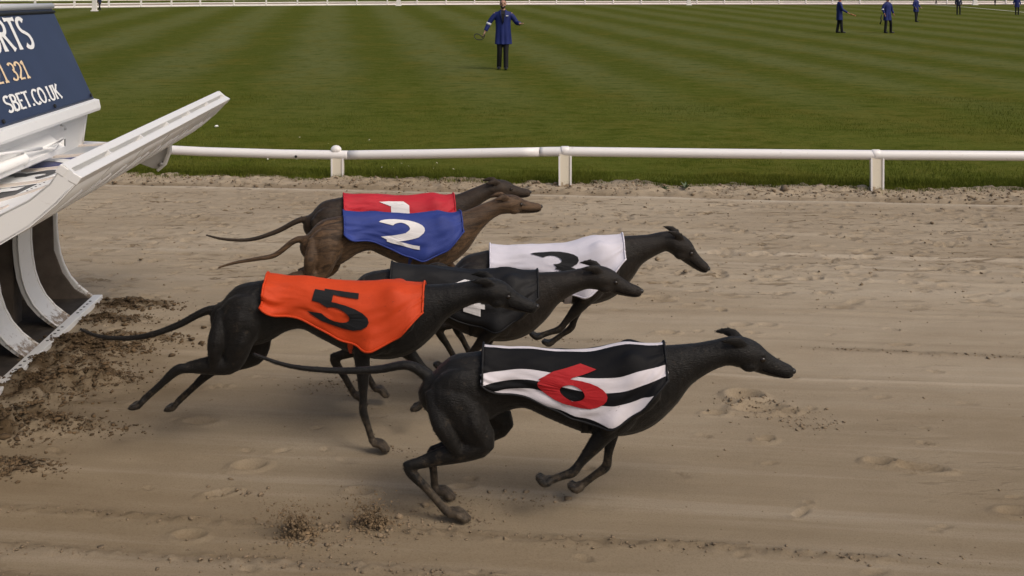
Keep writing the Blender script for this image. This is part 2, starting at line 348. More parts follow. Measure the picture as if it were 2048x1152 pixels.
# ------------------------------------------------------------------ infield turf
def grass_material(name, blades=False):
    m, nt, b = nt_new(name)
    g = nt.nodes.new('ShaderNodeNewGeometry'); co = g.outputs['Position']
    sp = nt.nodes.new('ShaderNodeSeparateXYZ'); nt.links.new(co, sp.inputs[0])
    # mowing passes fan out across the infield
    q = math_n(nt, 'DIVIDE', math_n(nt, 'SUBTRACT', sp.outputs[0], 13.0), math_n(nt, 'ADD', sp.outputs[1], 75.0))
    q = math_n(nt, 'ADD', q, math_n(nt, 'MULTIPLY', math_n(nt, 'MAXIMUM', math_n(nt, 'ADD', q, 0.14), 0.0), 0.25))
    wob = noise(nt, 0.12, 2, 0.5, co)
    q = math_n(nt, 'ADD', q, math_n(nt, 'MULTIPLY', math_n(nt, 'SUBTRACT', wob, 0.5), 0.016))
    s = math_n(nt, 'SINE', math_n(nt, 'MULTIPLY', math_n(nt, 'ADD', q, 0.152), 2 * math.pi / 0.0364))
    s = math_n(nt, 'ADD', math_n(nt, 'MULTIPLY', math_n(nt, 'MULTIPLY', s, 1.3), 0.5), 0.5, True)
    s2 = nt.nodes.new('ShaderNodeMath'); s2.operation = 'MINIMUM'; nt.links.new(s, s2.inputs[0]); s2.inputs[1].default_value = 1.0
    s2.use_clamp = True
    fadein = math_n(nt, 'DIVIDE', math_n(nt, 'SUBTRACT', sp.outputs[1], 13.0), 12.0, True)
    stripe = mixc(nt, s2.outputs[0], (0.066, 0.081, 0.015), (0.107, 0.119, 0.043))
    midg = mixc(nt, noise(nt, 0.35, 5, 0.6, co), (0.064, 0.085, 0.010), (0.112, 0.121, 0.027))
    c = mixc(nt, math_n(nt, 'MULTIPLY', fadein, 0.9), midg, stripe)
    n1 = noise(nt, 0.55, 8, 0.72, co, (1.0, 0.55, 1.0)); n2 = noise(nt, 14.0, 5, 0.7, co, (0.7, 1.0, 1.0)); n3 = noise(nt, 90.0, 3, 0.7, co)
    c = mixc(nt, math_n(nt, 'MULTIPLY', math_n(nt, 'SUBTRACT', n1, 0.49, True), 3.6, True), c, (0.118, 0.104, 0.020))
    c = mixc(nt, math_n(nt, 'MULTIPLY', math_n(nt, 'SUBTRACT', n2, 0.5, True), 2.2, True), c, (0.034, 0.048, 0.004))
    c = mixc(nt, math_n(nt, 'MULTIPLY', math_n(nt, 'SUBTRACT', n3, 0.56, True), 3.0, True), c, (0.17, 0.165, 0.040))
    n5 = noise(nt, 3.2, 6, 0.75, co, (0.55, 1.0, 1.0)); n6 = noise(nt, 34.0, 4, 0.75, co, (0.5, 1.0, 1.0))
    c = mixc(nt, math_n(nt, 'MULTIPLY', math_n(nt, 'SUBTRACT', n5, 0.50, True), 5.0, True), c, (0.040, 0.058, 0.006))
    c = mixc(nt, math_n(nt, 'MULTIPLY', math_n(nt, 'SUBTRACT', 0.47, n5, True), 4.5, True), c, (0.125, 0.118, 0.026))
    c = mixc(nt, math_n(nt, 'MULTIPLY', math_n(nt, 'SUBTRACT', n6, 0.55, True), 5.0, True), c, (0.165, 0.155, 0.050))
    if blades: c = mixc(nt, 0.35, c, (0.110, 0.135, 0.018))
    nt.links.new(c, b.inputs['Base Color']); b.inputs['Roughness'].default_value = 1.0; b.inputs['Specular IOR Level'].default_value = 0.0
    if not blades: bump(nt, b, math_n(nt, 'ADD', n2, math_n(nt, 'MULTIPLY', n3, 0.7)), 0.6, 0.03)
    return m
TURF = grass_material('mown_turf'); BLADE = grass_material('turf_blades', True)
gx = np.concatenate([[-900, -400, -120, -40], np.arange(-16, 16.01, 0.35), [40, 120, 400, 900]])
gy = np.concatenate([np.arange(8.5, 22, 0.3), np.arange(22, 60, 2), [80, 120, 200, 300, 600, 1500]])
GXX, GYY = np.meshgrid(gx, gy)
GZ = 0.012 + 0.025 * fbm(GXX * .5, GYY * .5, 3, 131) * (np.abs(GXX) < 17) * (GYY < 24)
GZ -= 0.16 * np.clip((10.05 - 0.1 * np.clip(GXX, -20, 20) - GYY) / 0.35, 0, 1)
gi = np.arange(GXX.size).reshape(GXX.shape)
me = mesh_np('infield_turf', np.stack([GXX, GYY, GZ], -1).reshape(-1, 3), np.stack([gi[:-1, :-1], gi[:-1, 1:], gi[1:, 1:], gi[1:, :-1]], -1).reshape(-1, 4))
tag(link_mesh('infield_turf', me, TURF, smooth=True), kind='structure')

def blades(n, ymin_off, ymax_off, h0, h1, power, xr=6.6):
    x = rng.uniform(-xr, xr, n); off = ymin_off + (ymax_off - ymin_off) * rng.random(n) ** power
    e = 10.12 - 0.1 * x + 0.16 * fbm(x * 1.7, x * 0 + 3.3, 4, 5)
    y = e + off
    h = rng.uniform(h0, h1, n) * (0.7 + 0.9 * np.clip(fbm(x * 2.5, y * 2.5, 2, 141) + 0.4, 0, 1))
    a = rng.uniform(0, math.pi, n); w = rng.uniform(0.0022, 0.0042, n)
    lx = rng.normal(0, 0.45, n) * h; ly = rng.normal(0, 0.45, n) * h
    z = np.full(n, 0.0)
    p0 = np.stack([x - np.cos(a) * w, y - np.sin(a) * w, z - .01], -1); p1 = np.stack([x + np.cos(a) * w, y + np.sin(a) * w, z - .01], -1)
    p2 = np.stack([x + lx, y + ly, z + h + 0.012], -1)
    return np.stack([p0, p1, p2], 1).reshape(-1, 3)
V = np.concatenate([blades(60000, -0.10, 0.5, 0.02, 0.055, 1.0), blades(210000, 0.0, 9.0, 0.012, 0.030, 2.0, 9.0), blades(7000, -0.20, 0.05, 0.02, 0.065, .6)])
me = mesh_np('turf_grass', V, tris=np.arange(len(V)).reshape(-1, 3))
tag(link_mesh('turf_grass', me, BLADE), 'short green grass growing along the inside of the white rail', 'grass', kind='stuff')

# painted line far out on the infield
pts = [GX(1850, 8.5), GX(1925, 14), GX(2048, 25), GX(2200, 42)]
mb = MB()
L = [Vector(p) for p in pts]
vl = []
for i, p in enumerate(L):
    t = (L[min(i + 1, 3)] - L[max(i - 1, 0)]).normalized(); n = Vector((-t.y, t.x, 0))
    vl += [p + n * 0.22 + Vector((0, 0, .03)), p - n * 0.22 + Vector((0, 0, .03))]
mb.add(vl, [(0, 1, 3, 2), (2, 3, 5, 4), (4, 5, 7, 6)])
tag(mb.build('painted_line', plain('line_chalk', (0.42, 0.42, 0.33), 0.9, 0.1, 2)), kind='structure')

# ------------------------------------------------------------------ running rail
rail_pts = []
for (u, v, y) in ((-700, 280, 10.9), (-300, 281, 10.75), (170, 291, 10.5), (400, 303, 10.36), (560, 308, 10.3), (676, 310, 10.27), (850, 308, 10.12), (1080, 304, 9.92), (1130, 303, 9.87), (1440, 307, 9.75), (1752, 310, 9.62), (2048, 312, 9.52), (2400, 314, 9.42), (2700, 316, 9.36)):
    rail_pts.append(Vector(((u - 1024) * y / F, y, CAMH - (v - HOR) * y / F)))
rail = empty('running_rail', (0, 10.0, 0))
tag(rail, 'low white tubular running rail on cream posts along the edge of the grass', 'rail')
def rsec(name, pts, r=0.0465):
    out = []
    for i in range(len(pts) - 1):
        for k in range(6): out.append(pts[i].lerp(pts[i + 1], k / 6))
    out.append(pts[-1])
    o = MB().tube([p - Vector((0, 10.0, 0)) for p in out], r, 18).build(name, RAILW, rail, True); return o
rsec('rail_section', rail_pts[0:3]); rsec('rail_section', [rail_pts[2] + Vector((.004, 0, 0))] + rail_pts[3:6] + [rail_pts[5] + Vector((0.10, 0, -.001))])
rsec('rail_section', [rail_pts[5] + Vector((0.105, 0, 0))] + rail_pts[6:7] + [rail_pts[7] - Vector((.004, 0, 0))])
rsec('rail_section', [rail_pts[7] + Vector((.004, 0, .002))] + rail_pts[8:])
for k, (u, vt, vb, yy, dome) in enumerate(((676, 318, 358, 10.27, True), (1130, 313, 373, 9.87, False), (1752, 318, 383, 9.62, False), (-260, 290, 350, 10.7, False), (2560, 322, 395, 9.4, False))):
    x = (u - 1024) * yy / F; zt = CAMH - (vt - HOR) * yy / F + .03
    w = 0.058
    poly = [(-w, -.08), (w, -.08), (w + .006, zt * .55), (w + .003, zt), (-w - .003, zt), (-w + .004, zt * .55)]
    mb = MB().prism([(x + px, pz) for px, pz in poly], yy - 10.0 - .035, yy - 10.0 + .02)
    po = mb.build('post', POSTW, rail, bevel=0.006)
    MB().prism([(x - w - .006, -.08), (x - w + .012, -.08), (x - w + .010, zt - .02), (x - w - .008, zt - .02)], yy - 10.046, yy - 10.037).build('post_edge', RAILW, po)
    MB().prism([(x + w - .012, -.08), (x + w + .004, -.08), (x + w + .006, zt - .02), (x + w - .010, zt - .02)], yy - 10.046, yy - 10.037).build('post_edge', RAILW, po)
    zr = CAMH - ((310 if k in (0, 2) else 303) - HOR) * yy / F
    if k == 0:
        cap = MB().tube([(x - .06 + .02 * j / 2, yy - 10, zr + .028 + .032 * math.sin(j / 8 * math.pi)) for j in range(9)], [.02, .034, .040, .042, .042, .042, .040, .034, .02], 12)
        cap.build('rail_bracket', RAILW, rail, True)
    elif k < 3:
        MB().tube([(x - .038, yy - 10, zr + .005), (x - .03, yy - 10, zr + .007), (x + .03, yy - 10, zr + .007), (x + .038, yy - 10, zr + .005)], [.040, .0465, .0465, .040], 16).build('rail_bracket', RAILW, rail, True)
# dark hole and scuff low on the rail's left stretch
hp = Vector(((594 - 1024) * 10.29 / F, 10.29 - 10.0 - .05, CAMH - (311.5 - HOR) * 10.29 / F))
MB().tube([hp, hp + Vector((0, -.006, -.001))], .014, 10).build('rail_hole', BLACKM, rail)

# ------------------------------------------------------------------ far fence
FW = plain('far_fence_paint', (0.74, 0.71, 0.68), 0.5, 0.05, 1)
ff = [Vector(GX(-250, 20)), Vector(GX(110, 17)), Vector(GX(400, 13.2)), Vector(GX(700, 11.0)), Vector(GX(1100, 9.2)), Vector(GX(1700, 8.4)), Vector(GX(2300, 9.0))]
fence = empty('far_fence', ff[3]); tag(fence, 'long white post and rail fence at the far side of the infield', 'fence')
o0 = ff[3]
for z, r in ((0.12, .16), (0.55, .085), (1.05, .11)):
    MB().tube([p - o0 + Vector((0, 0, z)) for p in ff], r, 8).build('rail', FW, fence, True)
cum = [0.0]
for i in range(len(ff) - 1): cum.append(cum[-1] + (ff[i + 1] - ff[i]).length)
pm = MB().box(-.1, .1, -.14, .1, -.1, 1.28); pm.box(-.1, .1, -.3, -.14, 0.05, .22)
post_me = None
d = 2.0
while d < cum[-1]:
    i = max(k for k in range(len(cum)) if cum[k] <= d); i = min(i, len(ff) - 2)
    p = ff[i].lerp(ff[i + 1], (d - cum[i]) / (cum[i + 1] - cum[i]))
    if post_me is None:
        o = pm.build('post', FW, fence); post_me = o.data
    else:
        o = bpy.data.objects.new('post', post_me); COL.objects.link(o); o.parent = fence
    o.location = p - o0 + Vector((0, -.05, 0))
    d += 5.2
# sand of the far straight behind the fence
me = mesh_from('far_track', [ff[0] + Vector((-60, 1.0, .06)), ff[3] + Vector((0, 1.5, .06)), ff[6] + Vector((60, 1.5, .06)), ff[6] + Vector((60, 60, .06)), ff[3] + Vector((0, 60, .06)), ff[0] + Vector((-60, 60, .06))], [(0, 1, 4, 5), (1, 2, 3, 4)])
tag(link_mesh('far_track', me, plain('far_sand', (0.34, 0.26, 0.20), 0.9, 0.15, .3)), kind='structure')
# marker boards standing against the far fence
for (u, v, w, h, lab) in ((189, 22.5, .55, 1.35, 'white marker board by the far fence beside a person in dark blue'),
                          (797, 12.0, .75, 1.0, 'white marker block at the far fence left of the nearest man'),
                          (1378, 10.5, .75, 1.0, 'white marker block at the far fence between the nearest man and the others'),
                          (1950, 6.2 + 4, .8, .95, 'white marker block at the far fence near the top right corner')):
    p = GX(u, v)
    mb = MB().prism([(-w / 2, 0), (w / 2, 0), (w / 2 * .8, h), (-w / 2 * .8, h)], -.12, .12); mb.box(-w * .62, w * .62, -.25, .25, -.02, .12)
    o = mb.build('marker_board', FW, None, bevel=.02); o.location = p
    tag(o, lab, 'marker', 'white marker boards along the far fence')

# ------------------------------------------------------------------ stroke lettering
def arc(cx, cy, rx, ry, a0, a1, n=14):
    return [(cx + rx * math.cos(R(a0 + (a1 - a0) * i / n)), cy + ry * math.sin(R(a0 + (a1 - a0) * i / n))) for i in range(n + 1)]
GLYPH = {   # width, strokes in a box of height 1
    'O': (0.62, [arc(.31, .5, .26, .47, 90, 450, 28)]),
    'C': (0.56, [arc(.33, .5, .28, .47, 48, 312, 22)]),
    'R': (0.58, [[(.1, 0), (.1, 1)], [(.1, .97)] + arc(.26, .745, .22, .225, 90, -90) + [(.1, .52)], [(.26, .52), (.56, 0)]]),
    'T': (0.56, [[(.28, 0), (.28, 1)], [(.0, .96), (.56, .96)]]),
    'S': (0.50, [arc(.25, .75, .20, .22, 35, 250, 12) + [(.25, .52)] + arc(.25, .26, .22, .23, 70, -145, 12)]),
    'B': (0.54, [[(.1, 0), (.1, 1)], [(.1, .97)] + arc(.26, .76, .18, .21, 90, -90) + [(.1, .55)], [(.1, .53)] + arc(.27, .28, .21, .25, 90, -90) + [(.1, .03)]]),
    'E': (0.46, [[(.1, 0), (.1, 1)], [(.1, .96), (.44, .96)], [(.1, .52), (.38, .52)], [(.1, .04), (.45, .04)]]),
    'U': (0.60, [[(.1, 1), (.1, .3)] + arc(.3, .27, .2, .24, 180, 360) + [(.5, .3), (.5, 1)]]),
    'K': (0.56, [[(.1, 0), (.1, 1)], [(.1, .42), (.5, 1)], [(.22, .58), (.55, 0)]]),
    '.': (0.24, [[(.12, 0), (.12, .14)]]),
    ' ': (0.30, []),
    '1': (0.40, [[(.06, .84), (.22, .98), (.22, 0)], [(.08, .03), (.36, .03)]]),
    '2': (0.52, [arc(.25, .72, .20, .25, 165, -20, 12) + [(.38, .48), (.06, .06)], [(.06, .04), (.47, .04)]]),
    '3': (0.52, [arc(.23, .75, .20, .22, 150, -80, 12), arc(.23, .28, .23, .25, 75, -150, 14)]),
    '4': (0.56, [[(.40, 0), (.40, 1)], [(.40, .97), (.04, .32)], [(.02, .30), (.54, .30)]]),
    '5': (0.54, [[(.12, .96), (.46, .96)], [(.12, .96), (.10, .55)], [(.10, .53)] + arc(.24, .32, .24, .28, 110, -150, 14)]),
    '6': (0.54, [[(.42, .97), (.2, .72), (.08, .42)], arc(.28, .30, .20, .27, 180, -180, 24)]),
}
def strokes(text, size, bold=0.15, flare=0.35, track=0.02, wid=1.0):
    """list of ribbons [(left, right) point pairs]; x runs along the text"""
    out = []; x = 0.0
    for ch in text:
        w, sts = GLYPH[ch]
        for st in sts:
            p = []
            for i in range(len(st) - 1):                       # resample
                a_, b_ = st[i], st[i + 1]; n = max(1, int(math.hypot(b_[0] - a_[0], b_[1] - a_[1]) / 0.07))
                p += [(a_[0] + (b_[0] - a_[0]) * k / n, a_[1] + (b_[1] - a_[1]) * k / n) for k in range(n)]
            p.append(st[-1]); n = len(p); rb = []
            for i in range(n):
                ax, ay = p[max(i - 1, 0)]; bx, by = p[min(i + 1, n - 1)]
                tx, ty = bx - ax, by - ay; l = math.hypot(tx, ty) or 1; tx /= l; ty /= l
                e = min(i, n - 1 - i) / max(1, n - 1)
                hw = bold / 2 * (1 + flare * max(0, 1 - e * 5)) * (0.72 + 0.28 * abs(ty))
                rb.append((((x + (p[i][0] - ty * hw) * wid) * size, (p[i][1] + tx * hw) * size), ((x + (p[i][0] + ty * hw) * wid) * size, (p[i][1] - tx * hw) * size)))
            out.append(rb)
        x += (w + track) * wid
    return out, (x - track * wid) * size
def ribbon_mesh(name, ribs, place, mat, parent, lift=0.0004):
    mb = MB()
    for k, rb in enumerate(ribs):
        v = []; f = []
        for (a_, b_) in rb: v += [place(a_[0], a_[1], k * lift), place(b_[0], b_[1], k * lift)]
        for i in range(len(rb) - 1): f.append((2 * i, 2 * i + 1, 2 * i + 3, 2 * i + 2))
        mb.add(v, f)
    me = mesh_from(name, mb.v, mb.f); return link_mesh(name, me, mat, parent)

# ------------------------------------------------------------------ starting trap
TH = math.asin(0.085)
trap = empty('starting_trap', (-2.562, 6.19, 0), TH)
tag(trap, 'white six-bay greyhound starting trap with its front lid raised and a navy sign on top', 'starting trap')
PITCH = 0.47; LEN = 6 * PITCH
prof = [(0.0, 0.0), (-.062, .04), (-.125, .092), (-.178, .155), (-.214, .225), (-.238, .30), (-.252, .386), (-.26, .48), (-.262, .90)]   # (n, z) curved front
def curve_post(name, a0, a1, mat, back=None):
    mb = MB(); th = .03
    poly = [(n_, z) for n_, z in prof] + [(n_ - th - (.02 if z > .05 else .05), z) for n_, z in reversed(prof)]
    # strip front faces as quads so that the concave outline stays clean
    v = []; f = []
    for n_, z in prof: v += [(n_, -a1, z), (n_, -a0, z), (n_ - th, -a1, z), (n_ - th, -a0, z)]
    for i in range(len(prof) - 1):
        b_ = 4 * i; t_ = 4 * (i + 1)
        f += [(b_, b_ + 1, t_ + 1, t_), (b_ + 3, b_ + 2, t_ + 2, t_ + 3), (b_ + 2, b_, t_, t_ + 2), (b_ + 1, b_ + 3, t_ + 3, t_ + 1)]
    f += [(0, 2, 3, 1)]; e = 4 * (len(prof) - 1); f += [(e, e + 1, e + 3, e + 2)]
    mb.add(v, f); return mb.build(name, mat, trap, smooth=False, bevel=.004)
for k in range(1, 6):
    p_ = curve_post('front_post', k * PITCH - .092, k * PITCH + .092, WHITE_MUD)
    # rolled bright edge down both sides of the post
    for s_ in (-1, 1):
        MB().tube([(n_ + .004, -(k * PITCH + s_ * .092), z) for n_, z in prof], .006, 8).build('edge_bead', WHITE_MUD, p_, True)
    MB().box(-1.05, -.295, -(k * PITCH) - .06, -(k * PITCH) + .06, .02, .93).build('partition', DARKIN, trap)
def end_wall(a0, a1):
    poly = prof + [(-1.08, .90), (-1.08, 0)]
    mb = MB(); n = len(prof); v = []; f = []
    for (n_, z) in prof: v += [(n_, -a1, z), (n_, -a0, z), (-1.08, -a1, z), (-1.08, -a0, z)]
    for i in range(n - 1):
        b_ = 4 * i; t_ = 4 * (i + 1)
        f += [(b_, b_ + 1, t_ + 1, t_), (b_ + 3, b_ + 2, t_ + 2, t_ + 3), (b_ + 2, b_, t_, t_ + 2), (b_ + 1, b_ + 3, t_ + 3, t_ + 1)]
    f += [(0, 2, 3, 1)]; e = 4 * (n - 1); f += [(e, e + 1, e + 3, e + 2)]
    mb.add(v, f); return mb
ew = end_wall(-.022, 0).build('end_wall', WHITE_MUD, trap)
MB().tube([(n_ + .003, .011, z) for n_, z in prof], .011, 8).build('edge_bead', WHITE_MUD, ew, True)
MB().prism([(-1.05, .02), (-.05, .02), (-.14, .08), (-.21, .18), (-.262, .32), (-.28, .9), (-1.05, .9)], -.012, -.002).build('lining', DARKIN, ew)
end_wall(LEN, LEN + .022).build('end_wall', WHITE_MUD, trap)
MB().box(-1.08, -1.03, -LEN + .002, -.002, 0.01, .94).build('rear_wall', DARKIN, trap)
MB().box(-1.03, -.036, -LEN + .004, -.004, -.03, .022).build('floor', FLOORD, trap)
bar = MB().box(-.035, .022, -LEN - .02, .02, -.03, .034).build('threshold_bar', BARW, trap, bevel=.004)
hole_me = None
for k in range(6):                                   # drain holes along the threshold
    for j in range(5):
        a_ = k * PITCH + .12 + j * .055
        if hole_me is None:
            o = MB().tube([(0, 0, 0), (0, 0, .0015)], .008, 8).build('drain_hole', BLACKM, bar); hole_me = o.data
        else:
            o = bpy.data.objects.new('drain_hole', hole_me); COL.objects.link(o); o.parent = bar
        o.location = (-.008, -a_, .0345)
# body above the mouths: roof deck, box and sign
MB().box(-1.08, -.262, -LEN, 0, .905, .955).build('roof_deck', WHITE, trap, bevel=.004)
MB().prism([(-1.06, .957), (-.10, .957), (-.068, 1.205), (-1.02, 1.205)], -LEN + .02, -.002).build('upper_box', WHITE, trap, bevel=.004)
MB().tube([(-.098, .002, .96), (-.066, .002, 1.2)], .008, 6).build('corner_bead', WHITE, trap, True)
MB().prism([(-.09, 1.190), (.002, 1.178), (.006, 1.196), (-.004, 1.244), (-.034, 1.250), (-.09, 1.22)], -LEN + .0, .035).build('sign_trim', WHITE, trap, bevel=.003)
MB().prism([(-1.05, 1.2), (-.10, 1.207), (-.33, 1.79), (-.42, 1.79)], -LEN + .03, -.012).build('gable', WHITE, trap)
sign = MB().prism([(-.03, 1.246), (-.284, 1.816), (-.30, 1.808), (-.05, 1.240)], -LEN + .02, .012).build('sign_board', NAVY, trap)
MB().tube([(-.287, .02, 1.824), (-.287, -LEN + .01, 1.824)], .020, 12).build('sign_top_bar', WHITE, trap, True)
MB().tube([(-.270, .014, 1.79), (-.270, -LEN + .02, 1.79)], .010, 8).build('sign_top_seam', BLACKM, trap, True)
MB().tube([(-.036, .012, 1.258), (-.036, -LEN + .02, 1.258)], .006, 8).build('sign_hem', NAVY, trap, True)
for a_ in (.02, .62, 1.3, 1.98, 2.6):               # eyelets along the lower hem
    MB().tube([(-.040, -a_ + .004, 1.275), (-.033, -a_ + .004, 1.278)], .011, 8).build('eyelet', BLACKM, sign)
Un = Vector((-.254, 0, .572)).normalized(); Nn = Vector((.572, 0, .254)).normalized()
def on_sign(right_a, t0, width):
    def place(gx_, gy_, lift):
        p = Vector((-.03, -right_a - width + gx_, 1.246)) + Un * (t0 * .626 + gy_) + Nn * (.002 + lift); return p
    return place
for txt, ra, t0, size, mat_, wid, bold in (('ORTS', .50, .61, .188, LETW, 1.30, .145), ('21 321', .745, .348, .102, LETC, 1.46, .135), ('SBET.CO.UK', .455, .102, .088, LETW, 1.62, .155)):
    _, w = strokes(txt, size, bold, .45, .03, wid); xo = 0.0
    for ch in txt:
        rb, wch = strokes(ch, size, bold, .45, .03, wid); pl_ = on_sign(ra, t0, w)
        if rb: ribbon_mesh('sign_letter', rb, lambda gx_, gy_, lift, xo=xo, pl_=pl_: pl_(gx_ + xo, gy_, lift), mat_, sign)
        xo += wch + .03 * wid * size
# hook under the trim, vent flap, latch lever and tube
MB().tube([(-.078, -.42, 1.145), (-.055, -.42, 1.135), (-.052, -.405, 1.12), (-.06, -.395, 1.115)], .006, 6).build('hook', METAL, trap, True)
fl = MB().prism([(-.092, 1.12), (.0, 1.045), (.004, 1.050), (-.088, 1.128)], -2.35, -.60).build('vent_flap', WHITE, trap)
MB().prism([(-.012, 1.022), (.010, 1.022), (.012, 1.049), (.002, 1.056)], -2.35, -.60).build('flap_lip', WHITE, fl)
MB().box(-.012, .006, -.60, -.585, 1.03, 1.095).build('flap_stop', WHITE, fl, bevel=.002)
MB().box(.0065, .009, -.598, -.587, 1.045, 1.088).build('flap_slot', BLACKM, fl)
lv = MB().tube([(.01, -.94, 1.088), (.012, -1.2, 1.115), (.012, -1.75, 1.17)], .008, 8).build('latch_lever', WHITE, trap, True)
MB().tube([(.01, -.94, 1.088), (.02, -.66, 1.098), (.025, -.80, 1.066), (.01, -.94, 1.088)], .007, 8).build('lever_grip', WHITE, lv, True)
MB().tube([(.0, -1.16, 1.068), (.0, -1.175, 1.068), (.0, -1.18, 1.068), (.0, -2.3, 1.072)], [.034, .036, .028, .028], 14).build('pivot_tube', WHITE, trap, True)

# raised lid: a hollow curved shell hinged along the roof edge
lid = empty('lid', (0, 0, 0), 0, trap)
OUT = [(-.25, .962), (-.12, .962), (.0, .966), (.16, .985), (.30, 1.025), (.42, 1.07), (.52, 1.114), (.62, 1.165), (.69, 1.222), (.735, 1.288)]
INN = [(-.25, .945), (-.12, .93), (.0, .915), (.16, .925), (.30, .945), (.42, .975), (.52, 1.018), (.62, 1.078), (.71, 1.155), (.795, 1.245)]
LL = 2.70; LB = LL / 6
def skin(name, prf, off, a0, a1, thick, mat_, parent):
    v = []; f = []
    for n_, z in prf: v += [(n_, -a1, z), (n_, -a0, z)]
    for i in range(len(prf) - 1): f.append((2 * i, 2 * i + 1, 2 * i + 3, 2 * i + 2))
    o = link_mesh(name, mesh_from(name, v, f), mat_, parent)
    m = o.modifiers.new('t', 'SOLIDIFY'); m.thickness = thick; m.offset = off
    o.data.polygons.foreach_set('use_smooth', [True] * len(o.data.polygons)); return o
LIDW = dirty_white('white_glassfibre', (0.77, 0.765, 0.75), (0.30, 0.24, 0.18), 0.3, rough=0.35)
skin('outer_skin', OUT, 0, 0, LL, .006, LIDW, lid)
skin('inner_skin', INN, 0, 0, LL, .006, LIDW, lid)
for k in range(7):
    a_ = k * LB; w = .022 if k in (0, 6) else .012
    a0, a1 = (a_, a_ + w) if k == 0 else ((a_ - w, a_) if k == 6 else (a_ - w / 2, a_ + w / 2))
    v = []; f = []
    for (n0, z0), (n1, z1) in zip(OUT, INN):
        up = .006 if k in (0, 6) else -.002
        v += [(n0, -a1, z0 + up), (n0, -a0, z0 + up), (n1 + .003, -a1, z1 - .006), (n1 + .003, -a0, z1 - .006)]
    n = len(OUT)
    for i in range(n - 1):
        b_, t_ = 4 * i, 4 * i + 4
        f += [(b_, b_ + 1, t_ + 1, t_), (b_ + 3, b_ + 2, t_ + 2, t_ + 3), (b_ + 2, b_, t_, t_ + 2), (b_ + 1, b_ + 3, t_ + 3, t_ + 1)]
    f += [(0, 2, 3, 1)]; e = 4 * (n - 1); f += [(e, e + 1, e + 3, e + 2)]
    MB().add(v, f).build('lid_end' if k in (0, 6) else 'lid_rib', LIDW, lid)
# rim rails that frame the six recesses of the lid's end
for (n0, z0, n1, z1) in ((.727, 1.295, .756, 1.275), (.771, 1.263, .802, 1.245)):
    MB().prism([(n0, z0), (n1, z1), (n1 - .02, z1 - .028), (n0 - .02, z0 - .028)], -LL - .002, .002).build('rim_rail', LIDW, lid, bevel=.003)
MB().prism([(.722, 1.258), (.768, 1.226), (.765, 1.221), (.719, 1.253)], -LL + .01, -.01).build('rim_floor', LIDW, lid)
# slanting tubes added under the inner face, shaped for its soft diagonal shading
for k in range(14):
    a_ = .12 + k * .19 + .03 * math.sin(k * 2.1)
    pts_ = [(n_ + .002, -(a_ + .28 * (1 - i / (len(INN) - 1))), z - .004) for i, (n_, z) in enumerate(INN) if 2 <= i < len(INN) - 1]
    pts_ = [(x, y, z) for x, y, z in pts_ if -LL + .03 < y < -.03]
    if len(pts_) > 2: MB().tube(pts_, [.0065] * len(pts_), 8).build('shading_tube', LIDW, lid, True)
# battens and number plates on the upward outer face
def z_out(n_):
    return float(np.interp(n_, [p[0] for p in OUT], [p[1] for p in OUT]))
def patch(a0, a1, n0, n1, lift, seg=8):
    v = []; f = []
    for i in range(seg + 1):
        n_ = n0 + (n1 - n0) * i / seg
        v += [(n_, -a1, z_out(n_) + lift), (n_, -a0, z_out(n_) + lift), (n_, -a1, z_out(n_) - .002), (n_, -a0, z_out(n_) - .002)]
    for i in range(seg):
        b_, t_ = 4 * i, 4 * i + 4
        f += [(b_, b_ + 1, t_ + 1, t_), (b_ + 2, b_, t_, t_ + 2), (b_ + 1, b_ + 3, t_ + 3, t_ + 1)]
    f += [(0, 2, 3, 1)]; e = 4 * seg; f += [(e, e + 1, e + 3, e + 2)]
    return MB().add(v, f)
PBLUE = plain('plate_blue', (0.020, 0.028, 0.16), 0.4, 0.05); PWHITE = plain('plate_white', (0.82, 0.82, 0.80), 0.4, 0.04)
PBLACK = plain('plate_black', (0.018, 0.019, 0.022), 0.4, 0.1); PRED = plain('plate_red', (0.35, 0.02, 0.02), 0.4, 0.05)
BATT = plain('pinkish_batten', (0.62, 0.55, 0.49), 0.5, 0.08, 6)
for k in range(7):
    a_ = max(.03, min(LL - .03, k * LB)); patch(a_ - .028, a_ + .028, -.24, .36, .010).build('batten', BATT, lid)
for num, plate_m, num_m in (('2', PBLUE, LETW), ('3', PWHITE, PBLACK), ('4', PBLACK, LETW)):
    k = int(num); ac = (k - .5) * LB
    pl = patch(ac - .145, ac + .145, -.20, .17, .006).build('number_plate', plate_m, lid)
    rb, w = strokes(num, .30, .20, 0.1, 0, 1.45 * .54 / GLYPH[num][0])
    # the digit's top points to the hinge, its reading direction to the far end
    def place(gx_, gy_, lift, ac=ac, w=w):
        n_ = .135 - gy_; return (n_, -ac - w / 2 + gx_, z_out(n_) + .0085 + lift)
    ribbon_mesh('number', rb, place, num_m, pl)
    for j in range(5):
        a_ = ac - .10 + j * .05; n_ = .22
        MB().tube([(n_, -a_, z_out(n_) + .004), (n_, -a_, z_out(n_) + .0055)], .005, 6).build('vent_hole', BLACKM, pl)
# lift arm hanging under the lid at the far end
arm = MB().prism([(.10, .93), (.43, .985), (.435, .93), (.405, .845), (.37, .815), (.33, .82), (.20, .87)], -.016, -.002).build('lift_arm', LIDW, lid, bevel=.003)
MB().prism([(.43, .985), (.445, .985), (.447, .925), (.415, .838), (.375, .803), (.365, .815), (.40, .846), (.432, .93)], -.055, -.0).build('arm_flange', LIDW, arm, bevel=.002)
MB().tube([(.392, -.06, .85), (.392, .006, .85)], .014, 10).build('arm_pin', METAL, arm, True)

